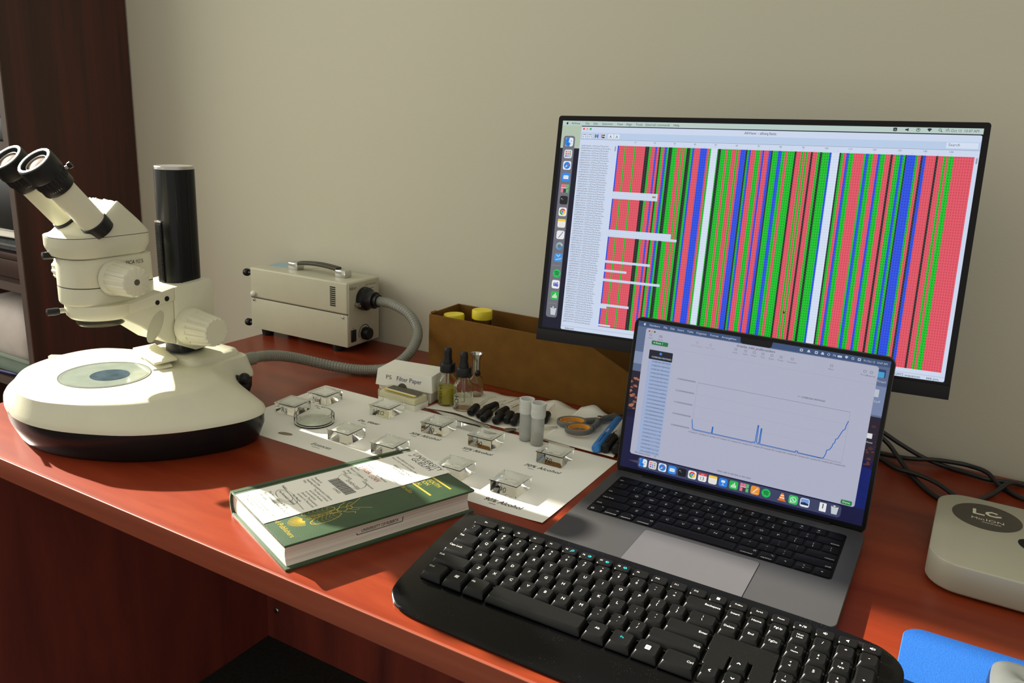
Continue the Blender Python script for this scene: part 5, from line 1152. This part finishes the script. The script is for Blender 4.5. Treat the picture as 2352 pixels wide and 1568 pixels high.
    c.text(149, 172.6, 'Select cells to add data to this chart', 2.2, K, 6, al='C', wid=42); c.text(18, 174.2, 'Plot Columns as Series', 2.2, K, 6, wid=21); c.text(45, 174.2, '2', 2.4, K, 6); c.rr(275.5, 170.2, 12.4, 5.4, 1.2, rgb(34, 128, 62), 6); c.text(281.7, 174.0, 'Done', 2.6, rgb(226, 244, 228), 7, al='C')
    # dock
    c.rr(23.8, 178.0, 254, 15.2, 4, rgb(62, 68, 100), 5)
    for x, k in zip((31.1, 44.4, 57.7, 71, 84.3, 97.6, 110.9, 124.2, 137.5, 150.8, 164.1, 177.4, 190.7, 209.9, 223.2, 236.5, 257.2, 270.4), ('finder', 'launch', 'compass', 'mail', 'term', 'ring', 'cal', 'notes', 'easel', 'bars', 'seq', 'pages', 'waves', 'cone', 'chat', 'photo', 'zip', 'trash')): dock_icon(c, x, 185.2, 10.8, k, 6)
    return c

# ------------------------------------------------------------------ monitor
def build_monitor():
    t = thing('computer_monitor', 'wide black computer monitor showing red, green and blue sequence stripes', 'monitor', (0.9899, -0.2104, 0.0))
    p = bpy.data.objects.new('display_panel', None)  # tilted display head
    COL.objects.link(p); p.parent = t; p.location = (0, 0, .3188); p.rotation_euler = (-.1674, -.0253, .0508); p.rotation_mode = 'XYZ'
    p.matrix_basis = Matrix.Translation((0, 0, .3188)) @ Matrix.Rotation(.0508, 4, 'Z') @ Matrix.Rotation(-.1674, 4, 'X') @ Matrix.Rotation(-.0253, 4, 'Y')
    W, H = .527, .2964
    S().loft([[(x, y, z) for x, z in rrect(w, h, r, 5, 0, -.0062)] for w, h, r, y in ((W + .0135, H + .0265, .004, -.0005), (W + .0135, H + .0265, .004, .012), (W + .006, H + .019, .006, .020), (W * .75, H * .7, .03, .032), (W * .4, H * .45, .03, .040))]).obj('back_shell', M['monitor'], p)
    # bezel: four bars
    z0, z1 = -H / 2 - .0195, H / 2 + .0070; x1 = W / 2 + .0068
    S().loft([[(x, y, z) for x, z in rrect(2 * x1, z1 - z0, .004, 5, 0, (z0 + z1) / 2)] for y in (-.0012, -.0003)]).obj('front_bezel', M['bezel'], p)
    S().box(-x1, x1, -.0042, -.0012, z0, -H / 2 - .0028).bevel(.0008, 2).obj('chin_bar', M['monitor'], p)
    pic = monitor_picture().build('screen_picture', M['screen'], p, facing((-W / 2, -.0015, H / 2), (1, 0, 0), (0, 0, 1)), dz=.00002)
    cv = Canvas(); cv.disc(0, 0, .9, WHITE, 0, 10); cv.build('power_light', M['print'], p, facing((.200, -.0044, z0 + .0035), (1, 0, 0), (0, 0, 1)))
    # stand behind the laptop
    S().prism(rrect(.20, .165, .02, 5), 0, .008).bevel(.002, 2).obj('stand_base', M['monitor'], t, (.02, .085, 0))
    S().loft([[(x, y, z) for x, y in rrect(.065, .028, .006, 4, .02, y0)] for z, y0 in ((.008, .105), (.20, .085), (.345, .075))]).obj('stand_neck', M['monitor'], t)
    S().box(-.04, .04, .03, .075, .27, .35).bevel(.004, 2).obj('tilt_hinge', M['monitor'], t, (.01, 0, 0))
    return t
build_monitor()

# ------------------------------------------------------------------ laptop
def key_mesh(w, d, h, top=.82, dz=0.0):
    ww, dd = w / 2, d / 2
    return S().loft([[(x, y, 0) for x, y in rrect(w, d, .0012, 2)], [(x, y, h * .8) for x, y in rrect(w * .985, d * .985, .0012, 2)], [(x, y, h) for x, y in rrect(w * .95, d * .95, .001, 2)]]).mesh('key')
def build_laptop():
    t = thing('laptop', 'open space-grey laptop showing a blue line chart, black keyboard half lit', 'laptop', (1.0530, -.3265, 0), (0, 0, .0117))
    W, D = .3126, .2212; zt = .0125
    b = S().loft([[(x, y, z) for x, y in rrect(w, d, r, 6, 0, -D / 2)] for w, d, r, z in ((W - .012, D - .012, .012, .0016), (W - .002, D - .002, .011, .0034), (W, D, .011, .0060), (W, D, .011, zt - .0006), (W - .0012, D - .0012, .0105, zt))]).obj('base', M['space_grey'], t)
    for sx in (-1, 1):
        for y in (-.02, D - .03): S().lathe([(0, 0), (.007, 0), (.0075, .0018), (0, .0018)], 16, Matrix.Translation((sx * .13, y - D + .01 if y > 0 else y, 0))).obj('foot', M['rubber'], t)
    well = S().loft([[(x, y, z) for x, y in rrect(.2800, .1125, .004, 4, -.0015, -.0755)] for z in (zt - .0004, zt + .00015)]).obj('keyboard_well', M['lap_well'], t)
    tp = S().loft([[(x, y, z) for x, y in rrect(.1306, .0815, .004, 4, .0020, -.1795)] for z in (zt - .0004, zt + .0002)]).obj('trackpad_edge', M['lap_well'], t)
    S().loft([[(x, y, z) for x, y in rrect(.1298, .0807, .004, 4, .0020, -.1795)] for z in (zt - .0004, zt + .0004)]).obj('trackpad', M['trackpad'], tp)
    u = .01916; v = .01855; x0 = -.0015 - 14.5 * u / 2; ytop = -.0755 + .1113 / 2
    cache = {}; z = zt + .0002
    rows = [[('esc', 1.5)] + [('F%d' % k, 1) for k in range(1, 13)] + [('', 1)],
            [(k, 1) for k in ('~\n`', '!\n1', '@\n2', '#\n3', '$\n4', '%\n5', '^\n6', '&\n7', '*\n8', '(\n9', ')\n0', '_\n-', '+\n=')] + [('delete', 1.5)],
            [('tab', 1.5)] + [(k, 1) for k in 'QWERTYUIOP'] + [('{\n[', 1), ('}\n]', 1), ('|\n\\', 1)],
            [('caps lock', 1.75)] + [(k, 1) for k in 'ASDFGHJKL'] + [(':\n;', 1), ('"\n\'', 1), ('return', 1.75)],
            [('shift', 2.25)] + [(k, 1) for k in 'ZXCVBNM'] + [('<\n,', 1), ('>\n.', 1), ('?\n/', 1), ('shift ', 2.25)],
            [('fn', 1), ('control', 1), ('option', 1), ('command', 1.25), ('space', 5), ('command ', 1.25), ('option ', 1), ('<', 1), ('^v', 1), ('>', 1)]]
    for r, row in enumerate(rows):
        x = x0
        for txt, w in row:
            kw, kd = w * u - .0026, v - .0026
            if (w,) not in cache: cache[(w,)] = key_mesh(kw, kd, .0011)
            me = cache[(w,)]; cx = x + w * u / 2; cy = ytop - (r + .5) * v; x += w * u
            k = link('key', me, M['lap_key'], t, (cx, cy, z))
            if not txt or txt == 'space': continue
            cv = Canvas(); col = rgb(206, 206, 210); s = txt.strip(); hw, hd = kw * 500, kd * 500
            if '\n' in txt:
                a, b2 = txt.split('\n'); cv.text(0, 1.6, a, 2.8, col, 0, al='C'); cv.text(0, -4.4, b2, 3.0, col, 0, al='C')
            elif len(s) == 1 and s.isalpha(): cv.text(0, -1.9, s, 3.9, col, 0, al='C', bold=.01)
            elif s == '^v': cv.rect(-hw, -.2, hw * 2, .4, rgb(90, 90, 94), 0); cv.poly([(-1, 2.4), (1, 2.4), (0, 3.8)], col, 0); cv.poly([(-1, -2.4), (1, -2.4), (0, -3.8)], col, 0)
            elif s in '<>': q = -1 if s == '<' else 1; cv.poly([(-q, 1.1), (-q, -1.1), (q * 1.2, 0)], col, 0)
            elif s[0] == 'F' and s[1:].isdigit():
                cv.text(0, -4.6, s, 1.6, col, 0, al='C'); cv.disc(0, 1.2, 1.4, col, 0, 10, .9)
            elif s in ('delete', 'return') or txt == 'shift ': cv.text(hw - 1.6, -hd + 2.4, s, 2.7, col, 0, al='R')
            elif s in ('command', 'option', 'control', 'fn'):
                cv.text(0, -hd + 1.8, s, 2.4, col, 0, al='C', wid=min(hw * 1.8, len(s) * 1.9)) if s != 'fn' else cv.text(hw - 2, hd - 4, s, 2.0, col, 0, al='R')
                if s == 'fn': cv.disc(-hw + 4, -hd + 4, 1.8, col, 0, 14); cv.disc(-hw + 4, -hd + 4, 1.3, rgb(20, 20, 22), 1, 14)
                elif s == 'control': cv.line([(hw - 4.4, hd - 4.2), (hw - 3.2, hd - 2.8), (hw - 2, hd - 4.2)], .5, col, 0)
                elif s == 'option': cv.line([(hw - 5, hd - 3), (hw - 4, hd - 3), (hw - 3, hd - 5), (hw - 1.8, hd - 5)], .45, col, 0)
                else: cv.rr(hw - 5, hd - 5.2, 3, 3, .9, col, 0); cv.rr(hw - 4.5, hd - 4.7, 2, 2, .4, rgb(20, 20, 22), 1)
            else: cv.text(-hw + 1.6, -hd + 2.4, s, 2.7, col, 0)
            if cv.V: cv.build('key_legend', M['print'], k, flat(0, 0, .00115))
    # lid
    lid = bpy.data.objects.new('lid', None); COL.objects.link(lid); lid.parent = t
    lid.matrix_basis = Matrix.Translation((-.0008, .0005, .0085)) @ Matrix.Rotation(.010, 4, 'Z') @ Matrix.Rotation(-.1285, 4, 'X')
    LH = .2115
    S().loft([[(x, y, z2) for x, z2 in rrect(W - a, LH - a, .010, 6, 0, LH / 2)] for y, a in ((-.0002, .0006), (0.0005, 0), (.0042, 0), (.0050, .002))]).obj('lid_shell', M['space_grey'], lid)
    S().loft([[(x, y, z2) for x, z2 in rrect(W - .0016, LH - .0016, .0095, 6, 0, LH / 2)] for y in (-.0004, .0002)]).obj('screen_glass', M['bezel'], lid)
    S().box(-.118, .118, -.0055, .0045, -.0030, .0060).bevel(.0018, 2).obj('hinge_bar', M['bezel'], lid)
    laptop_picture().build('screen_picture', M['lap_screen'], lid, facing((-.1512, -.0006, LH - .0052), (1, 0, 0), (0, 0, 1)), dz=.000015)
    return t
build_laptop()

# ------------------------------------------------------------------ black desktop keyboard
def build_keyboard():
    u = .019; TL = .130
    t = thing('computer_keyboard', 'black full-size desktop keyboard with white legends and glossy dusty palm edge', 'keyboard', (.8743, -.6237, .0290), (TL, 0, -.001))
    zb = -.0068        # top face of the body below the key tops
    # body outline, key units
    out = [(-2.75, 2.72), (-1.2, 2.86), (2, 2.92), (9, 2.95), (16, 2.90), (19.2, 2.72), (20.3, 2.35), (20.95, 1.6), (21.05, .4), (20.7, -2.2), (20.1, -4.6), (19.2, -5.75), (17.5, -6.15), (9, -6.3), (1, -6.25), (-1.4, -6.05), (-2.35, -5.45), (-2.7, -4.7), (-2.85, -3.2), (-3.05, 0), (-3.0, 2.2)]
    po = [(x * u, y * u) for x, y in smooth_closed(out, 5)]
    def ring(k, z, zf):
        cx, cy = 9 * u, -1.7 * u; r = []
        for x, y in po:
            f = max(0.0, (-y / u - 4.2) / 2.0); r.append((cx + (x - cx) * k[0], cy + (y - cy) * k[1], z - .0020 * f * f * zf))
        return r
    S().loft([ring((.985, .965), zb - .0060, .0), ring((.998, .992), zb - .0052, .3), ring((1, 1), zb - .0032, .8), ring((.999, .996), zb - .0012, 1), ring((.992, .982), zb, 1)]).obj('body', M['kb_gloss'], t)
    # matte field under the main keys and the arrow cluster plate
    S().prism(rrect(15.15 * u, 4.15 * u, .003, 4, 5.55 * u, -.55 * u), zb, zb + .0006).obj('key_field', M['kb_cluster'], t)
    S().prism(rrect(7.0 * u, 5.4 * u, .003, 4, 16.6 * u, -1.15 * u), zb, zb + .0006).obj('key_field', M['kb_cluster'], t)
    S().prism(rrect(3.0 * u, 1.2 * u, .002, 4, 14.55 * u, -1.15 * u), zb + .0005, zb + .0052).bevel(.0006, 1).obj('filler_plate', M['kb_cluster'], t)
    S().prism(rrect(1.0 * u, 1.0 * u, .002, 4, 13.6 * u, -2.2 * u), zb + .0005, zb + .0052).bevel(.0006, 1).obj('filler_plate', M['kb_cluster'], t)
    S().prism(rrect(.95 * u, 1.0 * u, .002, 4, 15.62 * u, -2.2 * u), zb + .0005, zb + .0052).bevel(.0006, 1).obj('filler_plate', M['kb_cluster'], t)
    # flip-out feet at the back
    for x in (-1.2, 19.2):
        S().box(-.011, .011, -.004, .004, -.0350, -.006).bevel(.001, 1).obj('flip_foot', M['black'], t, (x * u, 2.2 * u, zb + .008), (-.15, 0, 0))
    cache = {}
    def cap(w, d, flatk):
        k = (round(w, 3), round(d, 3), flatk)
        if k not in cache:
            W, D = w * u - .0011, d * u - .0011
            if flatk: lo = [[(x, y, z) for x, y in rrect(a, b, .0022, 3, 0, oy)] for a, b, oy, z in ((W, D, 0, 0), (W, D, 0, .0040), (W - .0012, D - .0012, 0, .0048))]
            else:
                tw, td = W - .0056, D - .0052
                lo = [[(x, y, z) for x, y in rrect(a, b, r, 3, 0, oy)] for a, b, r, oy, z in ((W, D, .0012, 0, 0), (W - .0006, D - .0006, .0012, .0001, .0020), (tw + .0008, td + .0008, .0018, .0011, .0062), (tw, td, .0020, .0012, .0067), (tw * .6, td * .6, .0014, .0012, .00645))]
            cache[k] = S().loft(lo).mesh('key', ang=30)
        return cache[k]
    WL = rgb(232, 232, 230); CY = rgb(40, 190, 205)
    def key(cx, cy, w, txt, d=1.0, flatk=False, col=WL, mode='c', z=None):
        k = link('key', cap(w, d, flatk), M['kb_key'], t, (cx * u, cy * u, zb + .0004))
        if not txt: return k
        cv = Canvas(); top = .0049 if flatk else .00672; hx, hy = (w * u - .0067) * 500, (d * u - .0063) * 500
        if callable(txt): txt(cv)
        elif '\n' in txt:
            a, b = txt.split('\n')
            if len(a) > 1: cv.text(0, .6, a, 2.0, col, 0, al='C', bold=.02); cv.text(0, -2.6, b, 2.0, col, 0, al='C', bold=.02)
            else: cv.text(0, 1.5, a, 2.1, col, 0, al='C'); cv.text(0, -3.4, b, 2.9 if len(b) < 2 else 1.7, col, 0, al='C')
        elif len(txt) == 1: cv.text(0, -.8 if not flatk else -1, txt, 3.4, col, 0, al='C', bold=.025)
        elif mode == 'l': cv.text(-hx + .4, 1.0, txt, 2.5, col, 0, bold=.02)
        elif mode == 'r': cv.text(hx - .4, -.6, txt, 2.5, col, 0, al='R', bold=.02)
        else: cv.text(0, -.4, txt, 2.5 if not flatk else 1.9, col, 0, al='C', bold=.02)
        if cv.V: cv.build('key_legend', M['print'], k, flat(0, (.0012 if not flatk else 0), top))
        return k
    # top row: flat media keys
    key(-1.17, 1.86, 1.42, 'Esc', .62, True)
    def fk(n, extra=None):
        def f(cv):
            cv.text(-5.4 if extra else -4.6, -.6, 'F%d' % n, 2.0, WL, 0, bold=.02)
            if extra == 'find': cv.disc(2.6, .6, 1.5, CY, 0, 14); cv.disc(2.6, .6, .9, rgb(12, 12, 12), 1, 12); cv.line([(1.6, -.4), (.4, -1.8)], .7, CY, 0)
            elif extra: cv.poly(ellipse(1.9, 1.5, 10, 2.4, .2), CY, 0); cv.poly(ellipse(1.0, .7, 8, 2.4 + (.5 if extra == 'r' else -.5 if extra == 'l' else 0), .2), rgb(12, 12, 12), 1)
        return f
    ex = {5: 'find', 6: 'l', 7: 'r', 8: 'g'}
    for n in range(1, 13): key(.14 + (n - 1) * 1.028, 1.84, .86, fk(n, ex.get(n)), .62, True)
    def sq(cv): cv.rect(-1.5, -1.6, 3, 3.2, WL, 0)
    def play(cv): cv.poly([(-3, 1.2), (-3, -1.2), (-1, 0)], WL, 0); cv.line([(-.4, -1.4), (.6, 1.4)], .4, WL, 0); cv.rect(1.2, -1.1, .7, 2.2, WL, 0); cv.rect(2.3, -1.1, .7, 2.2, WL, 0)
    def vol(n):
        def f(cv):
            cv.poly([(-1.8, .7), (-.8, .7), (.4, 1.8), (.4, -1.8), (-.8, -.7), (-1.8, -.7)], WL, 0)
            for q in range(n): cv.line([(1.1 + q, 1.1), (1.5 + q, 0), (1.1 + q, -1.1)], .4, WL, 0)
        return f
    for k, f in enumerate((sq, 'PrtScn', 'ScrLk', 'Pause', play, vol(1), vol(0), vol(2))): key(12.46 + k * 1.018, 1.83, .88, f, .62, True)
    # main block
    for k, s in enumerate(('~\n`', '!\n1', '@\n2', '#\n3', '$\n4', '%\n5', '^\n6', '&\n7', '*\n8', '(\n9', ')\n0', '_\n-', '+\n=')): key(-1.5 + k, .93, 1, s)
    key(12.0, .93, 2, 'Backspace', mode='r')
    key(-1.25, -.07, 1.5, 'Tab', mode='l')
    for k, s in enumerate(list('QWERTYUIOP') + ['{\n[', '}\n]']): key(k, -.07, 1, s)
    key(12.25, -.07, 1.5, '|\n\\')
    key(-1.125, -1.07, 1.75, 'Caps Lock', mode='l')
    for k, s in enumerate(list('ASDFGHJKL') + [':\n;', '"\n\'']): key(.25 + k, -1.07, 1, s)
    key(11.875, -1.07, 2.25, 'Enter', mode='r')
    key(-.875, -2.07, 2.25, 'Shift', mode='l')
    for k, s in enumerate(list('ZXCVBNM') + ['<\n,', '>\n.', '?\n/']): key(.75 + k, -2.07, 1, s)
    key(11.625, -2.07, 2.75, 'Shift', mode='r')
    def win(cv): cv.poly([(-2.2, -1.6), (1.9, -2.2), (2.2, 2.0), (-2.0, 1.7)], WL, 0)
    def menu(cv):
        cv.rr(-2.4, -2.6, 4.8, 5.2, .8, WL, 0)
        for q in (-1.2, 0.4): cv.rect(-1.0, q, 2.2, .6, rgb(20, 20, 20), 1)
    for cx, w, s, m2 in ((-1.2, 1.35, 'Ctrl', 'l'), (.14, 1.25, win, 'c'), (1.45, 1.3, 'Alt', 'l')): key(cx, -3.17, w, s, 1.16, mode=m2)
    key(4.83, -3.17, 5.35, None, 1.16)
    for cx, w, s in ((8.14, 1.2, 'Alt'), (9.4, 1.25, 'Fn'), (10.7, 1.28, menu)): key(cx, -3.17, w, s, 1.16, col=CY if s == 'Fn' else WL)
    key(12.2, -3.17, 1.66, 'Ctrl', 1.16, mode='r')
    # navigation block and arrows
    for r, row in enumerate((('Insert', 'Home', 'PgUp'), ('Delete', 'End', 'PgDn'))):
        for k, s in enumerate(row): key(13.53 + k * 1.02, .93 - r, 1, s)
    def arrow(dx, dy):
        return lambda cv: cv.line([(-1.3 * abs(dy) - .7 * dx, -1.3 * abs(dx) - .7 * dy), (.7 * dx, .7 * dy), (1.3 * abs(dy) - .7 * dx, 1.3 * abs(dx) - .7 * dy)], .8, WL, 0)
    key(14.6, -2.16, .98, arrow(0, 1)); key(13.58, -3.17, .98, arrow(-1, 0)); key(14.6, -3.17, .98, arrow(0, -1)); key(15.62, -3.17, .98, arrow(1, 0))
    # number pad
    for k, s in enumerate(('Num\nLock', '/', '*', '-')): key(16.57 + k * 1.0, .93, 1, s)
    for r, row in enumerate((('7\nHome', '8\n^', '9\nPgUp'), ('4\n<', '5', '6\n>'), ('1\nEnd', '2\nv', '3\nPgDn'))):
        for k, s in enumerate(row): key(16.57 + k, -.07 - r, 1, s)
    key(19.57, -.57, 1, '+', 2.0); key(19.57, -2.57, 1, 'Enter', 2.0); key(17.07, -3.07, 2, '0\nIns', 1.0); key(18.57, -3.07, 1, '.\nDel', 1.0)
    return t
build_keyboard()

# ------------------------------------------------------------------ small aluminium computer, pad, mouse, cables
def build_mini():
    t = thing('mini_computer', 'small square aluminium desktop computer with a round dark sticker on top', 'computer', (1.3735, -.2955, 0), (0, 0, .0))
    w = .197
    S().loft([[(x, y, z) for x, y in rrect(a, a, r, 10)] for a, r, z in ((.165, .02, .0), (.165, .02, .0024))]).obj('foot_plate', M['rubber'], t)
    b = S().loft([[(x, y, z) for x, y in rrect(a, a, r, 10)] for a, r, z in ((w - .012, .030, .0022), (w - .003, .033, .0040), (w, .0335, .0065), (w, .0335, .0345), (w - .0008, .033, .0357), (w - .0022, .0325, .0362))]).obj('body', M['mini'], t)
    st = S().lathe([(0, .0362), (.0362, .0362), (.0362, .03635), (0, .03635)], 56, Matrix.Translation((-.046, .046, 0))).obj('round_sticker', M['sticker'], t)
    c = Canvas(); lc = rgb(214, 208, 186)
    c.line([(-13, 17), (-13, 4), (-3, 4)], 3.4, lc, 0); c.line([(10, 15.5), (5, 17), (.5, 14), (.0, 10), (3, 6.2), (9, 5.8), (14, 8)], 3.4, lc, 0)
    for k in range(3): c.rect(8, 12.6 - k * 2, 8 - k, .8, rgb(130, 124, 108), 0)
    c.text(3, -3, 'POWERED BY', 1.8, rgb(120, 114, 98), 0, al='C'); c.text(-9, -12, 'Min', 6.2, lc, 0, al='C', wid=13, bold=-.01); c.text(8.5, -12, 'ION', 6.2, lc, 0, al='C', wid=18, bold=.03); c.text(5, -18, 'WINNER', 3.0, lc, 0, al='C', wid=20, bold=.02)
    c.build('sticker_print', M['print'], st, flat(-.046, .046, .0364))
    # dark fruit-like emblem in the middle of the lid
    c = Canvas(); K = rgb(22, 22, 20); ap = smooth_closed([(0, -17), (5, -19), (11, -14), (14, -6), (10.5, 0), (13, 7), (8, 11), (3, 10), (0, 9), (-4, 10.5), (-10, 9.5), (-14.5, 4), (-15, -4), (-12, -12), (-6, -18.5)], 4)
    c.poly(ap, K, 0); c.poly(smooth_closed([(0, 12), (1, 17), (6, 21), (5.5, 16)], 4), K, 0); c.build('lid_emblem', M['print'], t, flat(0, 0, .0363))
    return t
build_mini()
def build_pad():
    t = thing('mouse_pad', 'bright blue foam mouse pad with rounded corners', 'mouse pad', (1.3800, -.5820, 0))
    lo = lambda a, z: [(x, y, z) for x, y in rrect(.226 - a, .200 - a, .018, 8)]
    S().loft([lo(.001, 0), lo(0, .0006), lo(0, .0016)]).obj('rubber_base', M['rubber'], t)
    S().loft([lo(.0002, .0016), lo(0, .0024), lo(.0012, .0032)]).obj('foam_top', M['pad'], t)
build_pad()
def build_mouse():
    t = thing('computer_mouse', 'dark grey computer mouse with black sides on the blue pad', 'mouse', (1.3640, -.5790, .0036), (0, 0, -.05))
    out = smooth_closed([(0, .052), (.018, .050), (.028, .040), (.030, .015), (.029, -.015), (.031, -.035), (.024, -.050), (0, -.055), (-.024, -.050), (-.031, -.035), (-.029, -.015), (-.030, .015), (-.028, .040), (-.018, .050)], 4)
    def ring(k, z, s=1.0): return [(x * k, y * (k + .02 * (1 - k)), z + s * (.006 * (1 - abs(y + .012) / .06))) for x, y in out]
    S().loft([ring(.93, .0, 0), ring(.985, .003, 0), ring(1, .009, .2), ring(.985, .016, .6), ring(.95, .0205, .9)]).obj('side_shell', M['black_gloss'], t)
    S().loft([ring(.952, .0200, .9), ring(.945, .0212, .9), ring(.86, .0250, 1), ring(.66, .0285, 1.1), ring(.36, .0305, 1.2), ring(.05, .0310, 1.2)]).obj('top_shell', M['mouse'], t, ang=70)
    S().lathe([(0, -.003), (.0085, -.003), (.0095, -.0018), (.0095, .0018), (.0085, .003), (0, .003)], 24, axis_mat((0, .026, .0275), (1, 0, 0))).obj('scroll_wheel', M['rubber'], t)
    S().box(-.0004, .0004, .012, .049, .0262, .0292).obj('button_gap', M['black'], t)
build_mouse()
def cable(label, pts):
    t = thing('power_cable', label, 'cable', (pts[0][0], pts[0][1], 0), (0, 0, 0), 'black cables behind the laptop')
    o = Vector((pts[0][0], pts[0][1], 0)); P = smooth_open([Vector(p) - o for p in pts], 8)
    S().tube(P, .0032, 10).obj('sheath', M['cable'], t)
    d = (P[-1] - P[-2]).normalized()
    S().tube([P[-1] - d * .004, P[-1] + d * .012], .0045, 12).obj('strain_relief', M['cable'], t)
cable('black cable running along the foot of the wall behind the small computer', [(1.150, -.025, .055), (1.191, -.025, .036), (1.216, -.025, .024), (1.248, -.024, .011), (1.277, -.020, .0036), (1.310, -.030, .0036), (1.337, -.034, .0036), (1.375, -.022, .0036), (1.43, -.020, .0036)])
cable('black cable arching up to the wall then down towards the right', [(1.154, -.033, .0036), (1.191, -.026, .0036), (1.228, -.030, .0070), (1.262, -.022, .0105), (1.288, -.018, .0115), (1.306, -.014, .0100), (1.329, -.026, .0100), (1.347, -.052, .0036), (1.374, -.080, .0036), (1.42, -.11, .0036)])
cable('black cable dropping steeply to the back corner of the small computer', [(1.150, -.040, .060), (1.195, -.040, .030), (1.213, -.045, .0145), (1.232, -.072, .0045), (1.255, -.117, .0036), (1.276, -.145, .0036), (1.299, -.166, .0065), (1.303, -.176, .010)])
cable('black cable slanting evenly from the laptop to the small computer', [(1.150, -.006, .0036), (1.191, -.042, .0036), (1.218, -.072, .0040), (1.246, -.094, .0100), (1.271, -.112, .0110), (1.298, -.132, .0050), (1.318, -.152, .006), (1.325, -.176, .010)])
cable('short black cable from the wall cable back towards the small computer', [(1.400, -.008, .0036), (1.375, -.026, .0036), (1.356, -.050, .0105), (1.338, -.085, .0036), (1.323, -.118, .0036), (1.312, -.146, .006), (1.309, -.176, .010)])
